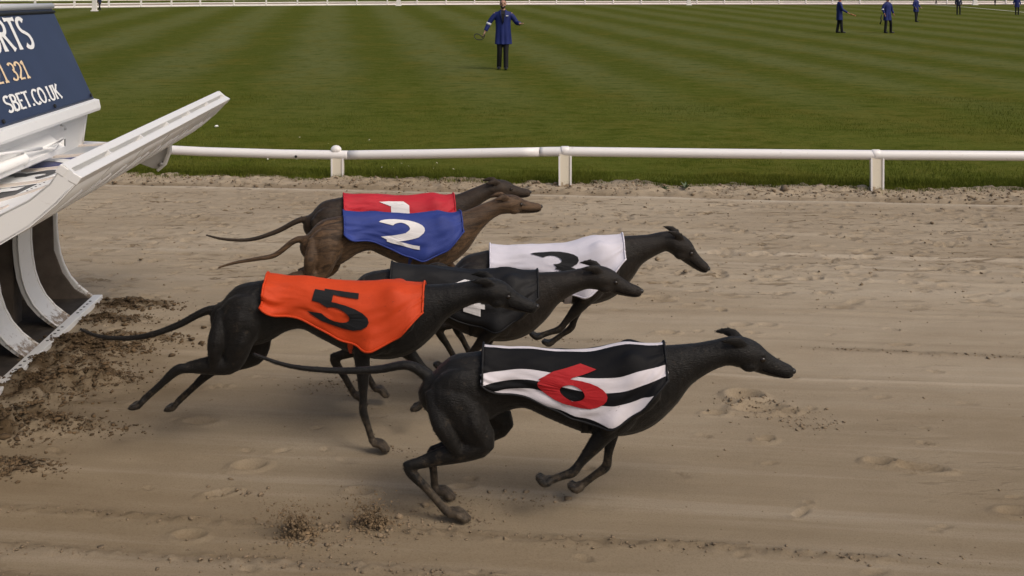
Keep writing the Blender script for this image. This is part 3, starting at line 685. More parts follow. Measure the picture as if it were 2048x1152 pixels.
# ------------------------------------------------------------------ lofts and one-skin bodies
def catmull(rows, sub):
    P = np.array(rows, float); n = len(P); out = []
    for i in range(n - 1):
        p0, p1, p2, p3 = P[max(i - 1, 0)], P[i], P[i + 1], P[min(i + 2, n - 1)]
        for k in range(sub):
            t = k / sub
            out.append(0.5 * ((2 * p1) + (-p0 + p2) * t + (2 * p0 - 5 * p1 + 4 * p2 - p3) * t * t + (-p0 + 3 * p1 - 3 * p2 + p3) * t ** 3))
    out.append(P[-1]); return np.array(out)
def loft(mb, rows, sub=4, n=16, lat=(0, 1, 0), smooth=True):
    """rows of (x, y, z, half width along lat, half height across)"""
    Q = catmull(rows, sub) if smooth else np.array(rows, float)
    C = [Vector(q[:3]) for q in Q]; L_ = Vector(lat); v = []; f = []
    for i, q in enumerate(Q):
        t = (C[min(i + 1, len(C) - 1)] - C[max(i - 1, 0)])
        t = t.normalized() if t.length > 1e-6 else Vector((1, 0, 0))
        side = (L_ - t * L_.dot(t)); side.normalize(); up = side.cross(t).normalized()
        for k in range(n):
            an = 2 * math.pi * k / n
            v.append(C[i] + side * (math.cos(an) * max(q[3], .002)) + up * (math.sin(an) * max(q[4], .002)))
    m = len(Q)
    for i in range(m - 1):
        for k in range(n): f.append((i * n + k, i * n + (k + 1) % n, (i + 1) * n + (k + 1) % n, (i + 1) * n + k))
    f.append(tuple(range(n - 1, -1, -1))); f.append(tuple((m - 1) * n + k for k in range(n)))
    mb.add(v, f)
def ball(mb, c, r, n=12, m=8):
    """r may be a 3-vector"""
    rx, ry, rz = (r, r, r) if isinstance(r, (int, float)) else r
    v = []; f = []
    for i in range(m + 1):
        ph = math.pi * i / m
        for k in range(n):
            th = 2 * math.pi * k / n
            v.append((c[0] + rx * math.sin(ph) * math.cos(th), c[1] + ry * math.sin(ph) * math.sin(th), c[2] + rz * math.cos(ph)))
    for i in range(m):
        for k in range(n): f.append((i * n + k, (i + 1) * n + k, (i + 1) * n + (k + 1) % n, i * n + (k + 1) % n))
    mb.add(v, f)
def one_skin(name, mb, voxel, smooth_it=6, factor=0.5):
    """fuse overlapping closed lofts into one continuous surface"""
    me = mesh_from(name + '_raw', mb.v, mb.f)
    bm = bmesh.new(); bm.from_mesh(me); bmesh.ops.remove_doubles(bm, verts=bm.verts, dist=1e-6); bmesh.ops.recalc_face_normals(bm, faces=bm.faces); bm.to_mesh(me); bm.free()
    o = bpy.data.objects.new(name + '_raw', me); COL.objects.link(o)
    rm = o.modifiers.new('r', 'REMESH'); rm.mode = 'VOXEL'; rm.voxel_size = voxel; rm.use_smooth_shade = True
    sm = o.modifiers.new('s', 'SMOOTH'); sm.iterations = smooth_it; sm.factor = factor
    dg = bpy.context.evaluated_depsgraph_get(); dg.update()
    res = bpy.data.meshes.new_from_object(o.evaluated_get(dg)); res.name = name
    bpy.data.objects.remove(o); bpy.data.meshes.remove(me)
    res.polygons.foreach_set('use_smooth', [True] * len(res.polygons))
    return res

# ------------------------------------------------------------------ greyhounds
def coat(name, dark, light, scale=(3, 14, 9), contrast=0.5):
    m, nt, b = nt_new(name); co = texco(nt)
    n1 = noise(nt, 2.2, 5, 0.6, co, scale, 1.2); n2 = noise(nt, 260.0, 3, 0.7, co, (0.35, 1, 1)); n3 = noise(nt, 1.6, 3, .5, co)
    c = ramp(nt, n1, [(0.5 - contrast / 2, dark), (0.5 + contrast / 2, light)])
    c = mixc(nt, math_n(nt, 'MULTIPLY', n2, 0.35), c, tuple(x * 0.45 for x in dark))
    sp = nt.nodes.new('ShaderNodeSeparateXYZ'); nt.links.new(co, sp.inputs[0])
    lowz = math_n(nt, 'SUBTRACT', 1.0, math_n(nt, 'DIVIDE', sp.outputs[2], 0.30), True)
    dust = math_n(nt, 'MULTIPLY', math_n(nt, 'SUBTRACT', math_n(nt, 'ADD', noise(nt, 38, 5, .7, co), math_n(nt, 'MULTIPLY', lowz, .35)), .60, True), 2.6, True)
    c = mixc(nt, math_n(nt, 'MULTIPLY', dust, .55), c, (.17, .125, .08))
    nt.links.new(c, b.inputs['Base Color']); b.inputs['Roughness'].default_value = 0.47; b.inputs['Specular IOR Level'].default_value = 0.25
    b.inputs['Sheen Weight'].default_value = 0.05
    n4 = noise(nt, 8.0, 3, .5, co, (1.0, 1, .55), .6)
    bump(nt, b, math_n(nt, 'ADD', math_n(nt, 'MULTIPLY', n2, 1.2), math_n(nt, 'MULTIPLY', n4, 5.0)), 0.5, 0.006)
    return m
MOUTH = plain('lip_line', (.006, .005, .005), .95, .1, spec=0.0); EYE = plain('dog_eye', (0.012, 0.007, 0.004), 0.25, 0.1); NOSE = plain('dog_nose', (0.010, 0.009, 0.009), 0.3, 0.2, 60, 0.3, 300)

TORSO = [(-.435, .600, .535, .030), (-.40, .635, .470, .058), (-.34, .668, .425, .080), (-.26, .690, .425, .086), (-.16, .704, .475, .074), (-.05, .703, .492, .076),
         (.07, .692, .440, .096), (.18, .685, .388, .110), (.28, .690, .365, .110), (.36, .697, .385, .098), (.43, .690, .440, .078)]
NECK_LOW = [(.51, .682, .520, .060), (.59, .684, .570, .049), (.655, .694, .596, .044)]
HEAD_LOW = [(.695, .706, .602, .047), (.735, .710, .600, .052), (.772, .700, .594, .047), (.808, .676, .588, .036), (.848, .655, .583, .029), (.885, .641, .580, .025), (.913, .633, .581, .022), (.930, .624, .590, .014)]

def dog(name, label, loc, yaw, pose, coat_m, jacket_m, digit, digit_m, collar=None):
    root = empty(name, (loc[0], loc[1], 0), yaw)
    tag(root, label, 'greyhound', 'greyhounds bursting from the starting trap')
    dz = pose.get('dz', 0.0); pitch = pose.get('pitch', 0.0); arch = pose.get('arch', 0.0)
    hl, hr = pose.get('head_lift', 0.0), pose.get('head_rot', 0.0)
    def bend(x, z):
        z2 = z + arch * math.cos(max(-1.5, min(1.5, (x + .05) * 3.6))) - arch * .3
        c, s = math.cos(pitch), math.sin(pitch)
        return x * c - (z2 - .6) * s * .6, z2 + x * math.sin(pitch) + dz
    rows = []
    for x, zt, zb, w in TORSO:
        X, Z = bend(x, (zt + zb) / 2); rows.append((X, 0, Z, w, (zt - zb) / 2))
    nb = rows[-1]; base = (.43, .565)
    chain = NECK_LOW + HEAD_LOW
    hrows = []
    pivot = (.67, .648)
    for i, (x, zt, zb, w) in enumerate(chain):
        z = (zt + zb) / 2; hh = (zt - zb) / 2; xx = x
        k = min(1.0, (x - .43) / .24)
        if x > .66:                                   # the head turns about the poll
            c, s = math.cos(hr), math.sin(hr); dx, dzh = x - pivot[0], z - pivot[1]
            xx = pivot[0] + dx * c - dzh * s; z = pivot[1] + dx * s + dzh * c
        X, Z = bend(xx, z); Z += hl * k * k * (3 - 2 * k)
        rows.append((X, 0, Z, w, hh)); hrows.append((X, 0, Z, w, hh))
    mb = MB(); loft(mb, rows, 4, 20)
    # withers, brisket and jaw masses
    def B(x, y, z): X, Z = bend(x, z); return (X, y, Z)
    for s in (-1, 1):
        ball(mb, B(.33, s * .062, .555), (.085, .05, .125)); ball(mb, B(.29, s * .07, .50), (.07, .042, .09))
        ball(mb, B(-.29, s * .058, .57), (.105, .045, .085))
    jaw = hrows[3:]; H0 = Vector(jaw[0][:3]); H1 = Vector(jaw[-1][:3]); hd = (H1 - H0).normalized(); hu = Vector((0, 1, 0)).cross(hd) * -1
    if hu.z < 0: hu = -hu
    for s in (-1, 1):                                 # cheek, brow, ear folded back
        ball(mb, H0 + hd * .07 - hu * .018 + Vector((0, s * .030, 0)), (.035, .018, .026))
        ball(mb, H0 + hd * .098 + hu * .030 + Vector((0, s * .026, 0)), (.020, .012, .012))
        e0 = H0 + hd * .025 + hu * .040 + Vector((0, s * .034, 0))
        loft(mb, [(*(e0 + hd * .012), .006, .014), (*(e0 - hd * .02 + hu * .012 + Vector((0, s * .010, 0))), .007, .020), (*(e0 - hd * .055 + hu * .008 + Vector((0, s * .018, 0))), .006, .015), (*(e0 - hd * .085 - hu * .004 + Vector((0, s * .02, 0))), .004, .005)], 3, 8)
    toe_tips = []
    def paw(j, tip, y):
        d_ = Vector((tip[0] - j[0], 0, tip[1] - j[1])); L_ = d_.length; d_.normalize(); up = Vector((-d_.z, 0, d_.x))
        for q in (-1.5, -.5, .5, 1.5):
            l = L_ * (1.0 if abs(q) < 1 else .86); b0 = Vector((j[0], y + q * .009, j[1]))
            a1 = b0 + d_ * l * .45 + up * .010 + Vector((0, q * .004, 0)); a2 = b0 + d_ * l + Vector((0, q * .006, 0))
            loft(mb, [(*b0, .011, .014), (*a1, .0105, .0135), (*(b0 + d_ * l * .8 + Vector((0, q * .006, 0))), .0105, .012), (*a2, .006, .006)], 2, 8)
            toe_tips.append((a2, d_))
    def lerp(p, q, t): return (p[0] + (q[0] - p[0]) * t, p[1] + (q[1] - p[1]) * t)
    for side, key in ((-1, 'hn'), (1, 'hf')):
        hip, knee, hock, tj, tip = [bend(*p) if i == 0 else p for i, p in enumerate(pose[key])]
        y = side * .062; yf = side * pose.get('hy', .075)
        m1 = lerp(hip, knee, .5); c1 = lerp(knee, hock, .35); c2 = lerp(knee, hock, .75); m2 = lerp(hock, tj, .5)
        loft(mb, [(hip[0] + .0, y * .7, hip[1] + .06, .035, .055), (*[hip[0], y, hip[1]], .052, .092), (m1[0], y * 1.15, m1[1], .046, .074), (knee[0], y * 1.25, knee[1], .032, .042),
                  (c1[0], y * 1.2, c1[1], .028, .041), (c2[0], yf, c2[1], .0165, .021), (hock[0], yf, hock[1], .0155, .0225), (m2[0], yf, m2[1], .0130, .0155), (tj[0], yf, tj[1], .0165, .0155)], 4, 12)
        # point of hock
        d_ = Vector((hock[0] - m2[0], 0, hock[1] - m2[1])).normalized(); ball(mb, (hock[0] + d_.x * .016, yf, hock[1] + d_.z * .016), (.013, .011, .013), 8, 6)
        # hamstring, quadriceps, calf and the tendon down to the hock
        kb = lerp(knee, hock, .32); hv = Vector((hock[0] - knee[0], 0, hock[1] - knee[1])).normalized(); bk = Vector((-hv.z, 0, hv.x)); bk = bk if bk.x < 0 or bk.z > 0 else -bk
        loft(mb, [(hip[0] - .075, y * 1.0, hip[1] + .03, .018, .03), (lerp((hip[0] - .085, hip[1]), kb, .45)[0], y * 1.62, lerp((hip[0] - .085, hip[1]), kb, .45)[1], .028, .036), (kb[0], y * 1.5, kb[1], .014, .018)], 4, 10)
        loft(mb, [(hip[0] + .04, y * 1.1, hip[1] + .05, .02, .03), (lerp((hip[0] + .05, hip[1]), knee, .5)[0], y * 1.55, lerp((hip[0] + .05, hip[1]), knee, .5)[1], .028, .034), (knee[0], y * 1.45, knee[1], .014, .016)], 4, 10)
        ca = lerp(knee, hock, .38); loft(mb, [(ca[0] + bk.x * .028, y * 1.25, ca[1] + bk.z * .028, .013, .014), (lerp(ca, hock, .6)[0] + bk.x * .024, yf, lerp(ca, hock, .6)[1] + bk.z * .024, .006, .007), (hock[0] + d_.x * .018, yf, hock[1] + d_.z * .018, .006, .007)], 4, 8)
        paw(tj, tip, yf)
    for side, key in ((-1, 'fn'), (1, 'ff')):
        sh, el, wr, tj, tip = [bend(*p) if i == 0 else p for i, p in enumerate(pose[key])]
        y = side * .078; yf = side * pose.get('fy', .075); m0 = lerp(sh, el, .55); m1 = lerp(el, wr, .35); m2 = lerp(el, wr, .75)
        loft(mb, [(sh[0], y * .75, sh[1] + .03, .035, .06), (m0[0], y, m0[1], .040, .058), (el[0], y * 1.02, el[1], .028, .038), (m1[0], y, m1[1], .022, .029),
                  (m2[0], yf, m2[1], .0145, .0175), (wr[0], yf, wr[1], .0155, .0185), (lerp(wr, tj, .5)[0], yf, lerp(wr, tj, .5)[1], .0130, .0145), (tj[0], yf, tj[1], .0165, .0145)], 4, 12)
        loft(mb, [(sh[0] - .07, y * 1.0, sh[1] + .06, .018, .03), (lerp((sh[0] - .07, sh[1]), el, .5)[0], y * 1.42, lerp((sh[0] - .07, sh[1]), el, .5)[1], .024, .036), (el[0] - .008, y * 1.2, el[1], .014, .018)], 4, 10)
        loft(mb, [(sh[0] + .03, y * .8, sh[1] + .12, .014, .022), (sh[0] + .045, y * 1.22, sh[1] + .01, .022, .034), (el[0] + .02, y * 1.2, el[1] + .03, .013, .02)], 4, 10)
        paw(tj, tip, yf)
    tl = pose['tail']; k = len(tl)
    r0 = rows[0]
    trow = [(r0[0] + .05, 0, r0[2] + .0, .024, .026)] + [(p[0], p[2] if len(p) > 2 else 0, p[1], .0145 * (1 - i / k) + .0035, .0145 * (1 - i / k) + .0035) for i, p in enumerate(tl)]
    loft(mb, trow, 5, 10)
    body_me = one_skin('body', mb, pose.get('voxel', .0062), 3, .5)
    body = link_mesh('body', body_me, coat_m, root)
    # short coat: fine hairs lying along the body
    nf = 45000 if pose.get('voxel') else 22000
    nv = len(body_me.vertices); cb = np.empty(nv * 3, np.float32); body_me.vertices.foreach_get('co', cb); cb = cb.reshape(-1, 3)
    vn_ = np.empty(nv * 3, np.float32); body_me.vertex_normals.foreach_get('vector', vn_); vn_ = vn_.reshape(-1, 3)
    pk = rng.integers(0, nv, nf); Nn_ = vn_[pk]; base_ = cb[pk] + rng.normal(0, .002, (nf, 3)); base_ -= Nn_ * .0012
    fl_ = np.array([-1.0, 0, -.45]) + rng.normal(0, .22, (nf, 3)); fl_ -= Nn_ * (fl_ * Nn_).sum(1, keepdims=True); fl_ /= np.linalg.norm(fl_, axis=1, keepdims=True) + 1e-6
    ln_ = rng.uniform(.006, .012, (nf, 1)); ln_ *= np.where(base_[:, 2:3] < .25, .6, 1.0); sd2 = np.cross(Nn_, fl_) * .0007
    tipz = base_ + fl_ * ln_ + Nn_ * (ln_ * .22)
    FV = np.stack([base_ - sd2, base_ + sd2, tipz], 1).reshape(-1, 3)
    tag(link_mesh('fur', mesh_np('fur', FV, tris=np.arange(len(FV)).reshape(-1, 3)), coat_m, root), kind='stuff')
    # eyes, nose, claws
    for s in (-1, 1):
        e = MB(); ball(e, H0 + hd * .108 + hu * .017 + Vector((0, s * .037, 0)), (.0110, .0068, .0090), 10, 8); e.build('eye', EYE, root, True)
    e = MB(); ball(e, H1 - hd * .001 + hu * .004, (.011, .0125, .011), 10, 8); e.build('nose', NOSE, root, True)
    # mouth line
    for s in (-1, 1):
        mp = [(jaw[i][0], s * (jaw[i][3] * .985 + .0005), jaw[i][2] - jaw[i][4] * (.35 + .03 * i)) for i in range(3, len(jaw) - 1)]
        MB().tube(mp, .0024, 6).build('mouth', MOUTH, root, True)
    # ---- racing jacket: cloth shell laid over the body
    bv = BVHTree.FromPolygons([v_.co.copy() for v_ in body_me.vertices], [tuple(p.vertices) for p in body_me.polygons])
    Q = catmull(rows, 10); NS, NT = 46, 56
    qx = Q[:, 0]; ordr = np.argsort(qx[:int(len(qx) * .75)]); qx_ = qx[:int(len(qx) * .75)][ordr]; Qs = Q[:int(len(qx) * .75)][ordr]
    x0, _ = bend(-.215, .6); x1, _ = bend(.455, .6)
    Rr = np.zeros((NS + 1, NT + 1)); Cn = []
    fac = np.linspace(-1, 1, NT + 1)
    for i in range(NS + 1):
        t = i / NS; x = x0 + (x1 - x0) * t
        cz = float(np.interp(x, qx_, Qs[:, 2])); hw = float(np.interp(x, qx_, Qs[:, 3])); hh = float(np.interp(x, qx_, Qs[:, 4]))
        phm = R(104 + 20 * math.sin(math.pi * min(1, max(0, (t - .12) / .8))) - 22 * max(0, (t - .86) / .14) - 34 * max(0, (.14 - t) / .14) ** 2)
        Cn.append((x, cz, phm))
        for j in range(NT + 1):
            th = fac[j] * phm; d_ = Vector((0, math.sin(th), math.cos(th)))
            ell = 1 / math.sqrt((math.sin(th) / hw) ** 2 + (math.cos(th) / hh) ** 2)
            hit = bv.ray_cast(Vector((x, 0, cz)), d_, .5)
            r = hit[3] if hit[0] is not None else ell
            Rr[i, j] = min(r, ell * 1.22 + .012)
    S = Rr.copy()
    for _ in range(10):
        P = np.pad(S, 1, mode='edge'); S = np.maximum(Rr * .995, (P[:-2, 1:-1] + P[2:, 1:-1] + P[1:-1, :-2] + P[1:-1, 2:] + 2 * S) / 6)
    ti = np.linspace(0, 1, NS + 1)[:, None]; tj_ = fac[None, :]
    seed = int(digit) * 7
    wr_ = .0045 * fbm(ti * 5 + tj_ * 2.0, tj_ * 9 + 0 * ti, 3, 150 + seed) + .0022 * np.sin((ti * 9 + np.abs(tj_) * 7 + 2 * vnoise(ti * 3 + 0 * tj_, tj_ * 3 + 0 * ti, 160 + seed)) * 3) * np.abs(tj_)
    flap = np.clip((.16 - ti) / .16, 0, 1) ** 1.5 * (.010 + .022 * np.clip(vnoise(tj_ * 5 + 0 * ti, ti * 2 + 0 * tj_, 180 + seed) + .2, 0, 1))
    S = S + .0085 + 1.5 * wr_ + flap + (.012 + .016 * vnoise(ti * 7 + 0 * tj_, np.sign(tj_) * 3 + 0 * ti, 190 + seed)) * np.clip((np.abs(tj_) - .80) / .2, 0, 1)
    def jp(i_f, th, lift=0.0):
        i0 = int(min(NS - 1, max(0, math.floor(i_f)))); w = i_f - i0
        x = Cn[i0][0] * (1 - w) + Cn[i0 + 1][0] * w; cz = Cn[i0][1] * (1 - w) + Cn[i0 + 1][1] * w; ph = Cn[i0][2] * (1 - w) + Cn[i0 + 1][2] * w
        jf = (th / ph + 1) / 2 * NT; j0 = int(min(NT - 1, max(0, math.floor(jf)))); q = jf - j0
        r = (S[i0, j0] * (1 - w) + S[i0 + 1, j0] * w) * (1 - q) + (S[i0, j0 + 1] * (1 - w) + S[i0 + 1, j0 + 1] * w) * q + lift
        return Vector((x, r * math.sin(th), cz + r * math.cos(th)))
    jv = [jp(i, fac[j] * Cn[i][2] * .99999) for i in range(NS + 1) for j in range(NT + 1)]
    jf_ = [(i * (NT + 1) + j, (i + 1) * (NT + 1) + j, (i + 1) * (NT + 1) + j + 1, i * (NT + 1) + j + 1) for i in range(NS) for j in range(NT)]
    jm = mesh_from('racing_jacket', jv, jf_)
    uvl = jm.uv_layers.new(name='UVMap')
    for p in jm.polygons:
        for li in p.loop_indices:
            vi = jm.loops[li].vertex_index; i, j = divmod(vi, NT + 1)
            uvl.data[li].uv = (i / NS, abs(fac[j]) * Cn[i][2] / R(124))
    jo = link_mesh('racing_jacket', jm, jacket_m, root, True)
    m = jo.modifiers.new('t', 'SOLIDIFY'); m.thickness = .004; m.offset = -1
    # bound edges
    for rowsel in ([jp(i, -Cn[i][2] * .985, .001) for i in range(NS + 1)], [jp(i, Cn[i][2] * .985, .001) for i in range(NS + 1)],
                   [jp(.3, fac[j] * Cn[0][2] * .98, .001) for j in range(NT + 1)], [jp(NS - .3, fac[j] * Cn[NS][2] * .98, .001) for j in range(NT + 1)]):
        MB().tube(rowsel, .0045, 6).build('hem', jacket_m if digit != '6' else JBLACK, jo, True)
    # girth strap under the chest
    pb = bend(.16, .40)
    st = []
    for a_ in range(13):
        th = R(100 + 160 * a_ / 12); x = pb[0]; cz = float(np.interp(x, qx_, Qs[:, 2])); hw = float(np.interp(x, qx_, Qs[:, 3])); hh = float(np.interp(x, qx_, Qs[:, 4]))
        ell = 1 / math.sqrt((math.sin(th) / hw) ** 2 + (math.cos(th) / hh) ** 2) + .004
        st.append(Vector((x, ell * math.sin(th), cz + ell * math.cos(th))))
    v = []; f = []
    for i, p in enumerate(st): v += [p + Vector((-.018, 0, 0)), p + Vector((.018, 0, 0))]
    for i in range(len(st) - 1): f.append((2 * i, 2 * i + 1, 2 * i + 3, 2 * i + 2))
    so = link_mesh('girth_strap', mesh_from('girth_strap', v, f), jacket_m if digit != '6' else JBLACK, jo, True); sm = so.modifiers.new('t', 'SOLIDIFY'); sm.thickness = .003
    # number on the near flank
    rb, w = strokes(digit, 1.0, .19, 0.0, 0, 1.0)
    span = (x1 - x0)
    def place(gx_, gy_, lift):
        i_f = (.48 + (gx_ / w - .5) * .34) * NS; th = -R(98) + gy_ * R(66)
        return jp(i_f, max(th, -R(103)), .0045 + lift)
    ribbon_mesh('number', rb, place, digit_m, jo)
    return root

def cloth(name, c, var=.12):
    m, nt, b = nt_new(name); co = texco(nt)
    w = noise(nt, 700, 2, .6, co); n1 = noise(nt, 5, 4, .6, co)
    nt.links.new(ramp(nt, n1, [(.3, tuple(x * (1 - var) for x in c)), (.7, tuple(min(1, x * (1 + var)) for x in c))]), b.inputs['Base Color'])
    pass
    b.inputs['Roughness'].default_value = .62; b.inputs['Specular IOR Level'].default_value = .25
    bump(nt, b, math_n(nt, 'ADD', w, math_n(nt, 'MULTIPLY', noise(nt, 24, 4, .6, co), 3.0)), .25, .003)
    return m
JRED = cloth('jacket_red', (.42, .018, .030)); JBLUE = cloth('jacket_blue', (.024, .042, .20)); JWHITE = cloth('jacket_white', (.56, .54, .60), .06)
JBLACK = cloth('jacket_black', (.007, .007, .008)); JORANGE = cloth('jacket_orange', (.50, .046, .007), .10)
NRED = cloth('number_red', (.36, .012, .016)); NWHITE = cloth('number_white', (.66, .64, .64), .06)
def striped():
    m, nt, b = nt_new('jacket_black_white_stripes'); uv = texco(nt, 'UV')
    sp = nt.nodes.new('ShaderNodeSeparateXYZ'); nt.links.new(uv, sp.inputs[0])
    # bands counted from the spine down the flank
    x = math_n(nt, 'ADD', sp.outputs[1], 0.0)
    r = nt.nodes.new('ShaderNodeValToRGB'); r.color_ramp.interpolation = 'CONSTANT'; e = r.color_ramp.elements
    bl, wh = (.005, .005, .006, 1), (.62, .58, .61, 1)
    stops = [(0, bl), (.10, wh), (.19, bl), (.40, wh), (.58, bl), (.75, wh), (.90, bl)]
    stops = [(0, wh), (.045, bl), (.40, wh), (.575, bl), (.74, wh), (.93, bl)]
    while len(e) < len(stops): e.new(.5)
    for el, (p, c) in zip(e, stops): el.position = p; el.color = c
    nt.links.new(x, r.inputs[0]); co = texco(nt)
    c = mixc(nt, .25, r.outputs[0], ramp(nt, noise(nt, 6, 4, .6, co), [(.3, (.7, .7, .7)), (.7, (1, 1, 1))]), 'MULTIPLY')
    nt.links.new(c, b.inputs['Base Color']); b.inputs['Roughness'].default_value = .65; b.inputs['Specular IOR Level'].default_value = .15
    bump(nt, b, math_n(nt, 'ADD', noise(nt, 700, 2, .6, co), math_n(nt, 'MULTIPLY', noise(nt, 24, 4, .6, co), 3.0)), .25, .003)
    return m
JSTRIPE = striped()
BLACKCOAT = coat('coat_black', (.0022, .0020, .0018), (.0078, .0060, .0047))
DARKCOAT = coat('coat_dark_brindle', (.004, .0032, .0026), (.020, .0135, .009))
BRINDLE = coat('coat_brown_brindle', (.030, .018, .010), (.135, .078, .040), (2, 22, 16), .3)
REDCOAT = coat('coat_dark_brown', (.010, .007, .005), (.050, .031, .018), (3, 12, 9), .5)

P_REACH = dict(  # hind legs driven out behind, one foreleg on the sand
    hn=[(-.30, .56), (-.335, .375), (-.565, .345), (-.70, .225), (-.765, .185)], hf=[(-.28, .56), (-.27, .36), (-.48, .275), (-.61, .155), (-.67, .115)],
    fn=[(.34, .53), (.205, .425), (.205, .175), (.245, .045), (.315, .014)], ff=[(.36, .52), (.34, .40), (.47, .265), (.44, .16), (.385, .115)],
    tail=[(-.47, .565), (-.60, .50), (-.75, .455), (-.90, .455), (-1.0, .49)])
P_DRIVE = dict(  # hind feet planted under the loin, forelegs swept back
    dz=-.085, pitch=R(2), arch=-.028,
    hn=[(-.32, .545), (-.205, .285), (-.475, .195), (-.335, .035), (-.250, .014)], hf=[(-.29, .545), (-.14, .29), (-.405, .18), (-.395, .04), (-.315, .014)],
    fn=[(.35, .53), (.235, .335), (.115, .185), (.035, .155), (-.02, .165)], ff=[(.36, .52), (.28, .335), (.245, .135), (.155, .065), (.10, .06)],
    tail=[(-.48, .535), (-.60, .52), (-.75, .515), (-.92, .53), (-1.06, .575)], head_lift=.0, head_rot=R(-9))
P_FOLD = dict(
    hn=[(-.30, .56), (-.22, .36), (-.46, .27), (-.37, .11), (-.31, .06)], hf=[(-.28, .56), (-.16, .37), (-.38, .24), (-.30, .08), (-.23, .04)],
    fn=[(.34, .53), (.25, .405), (.13, .265), (.04, .235), (-.02, .245)], ff=[(.36, .52), (.27, .40), (.20, .22), (.11, .155), (.05, .15)],
    tail=[(-.47, .56), (-.60, .50), (-.75, .46), (-.90, .47), (-1.0, .50)])
def var(p, **k):
    q = dict(p); q.update(k); return q

dog('greyhound', 'black greyhound in black and white striped jacket, nearest the camera', (.105, 3.665), R(-1), var(P_DRIVE, voxel=.0055), BLACKCOAT, JSTRIPE, '6', NRED)
dog('greyhound', 'dark greyhound in bright orange jacket with one forepaw planted in the sand', (-.82, 4.21), R(0), var(P_REACH, head_rot=R(-6), voxel=.0058), BLACKCOAT, JORANGE, '5', JBLACK)
dog('greyhound', 'black greyhound in black jacket between the orange and white jackets', (-.335, 4.55), R(1), var(P_FOLD, dz=-.045, head_rot=R(-5)), DARKCOAT, JBLACK, '4', NWHITE)
dog('greyhound', 'dark greyhound in pale white jacket with its muzzle held low', (.10, 4.95), R(2), var(P_FOLD, dz=-.03, pitch=R(6), arch=-.02, head_rot=R(-30), head_lift=-.02), DARKCOAT, JWHITE, '3', JBLACK)
dog('greyhound', 'brown brindle greyhound in blue jacket with white number', (-.735, 5.62), R(14), var(P_REACH, dz=-.03, head_lift=.05, head_rot=R(6), tail=[(-.47, .545), (-.58, .47), (-.68, .455), (-.8, .44), (-.88, .42)]), BRINDLE, JBLUE, '2', NWHITE)
dog('greyhound', 'dark greyhound in red jacket, farthest from the camera', (-.80, 6.02), R(12), var(P_FOLD, dz=-.01, head_lift=.05, head_rot=R(4)), REDCOAT, JRED, '1', NWHITE)

# ------------------------------------------------------------------ people
SKIN = plain('skin', (.42, .235, .165), .5, .12, 12, .05); SKIN2 = plain('ruddy_skin', (.40, .17, .115), .5, .12, 12)
COATB = cloth('coat_royal_blue', (.011, .020, .115), .12); COATN = cloth('jacket_navy', (.014, .018, .045), .1); TROU = cloth('trousers_black', (.010, .010, .012), .2)
SHIRT = cloth('shirt_black', (.008, .008, .010)); SHIRTL = cloth('shirt_pale', (.50, .50, .52)); HAIR = plain('hair_dark', (.014, .010, .008), .6, .3, 40, .3, 200); SHOE = plain('shoe_black', (.008, .008, .008), .4, .2, 20)
GREYH = plain('hair_grey', (.30, .29, .28), .7, .2, 40); BADGE = plain('badge_white', (.6, .62, .68), .6, .05); LEAD = plain('lead_black_leather', (.012, .012, .012), .5, .2, 30); LEADB = plain('lead_tan_leather', (.28, .12, .04), .5, .2, 30)

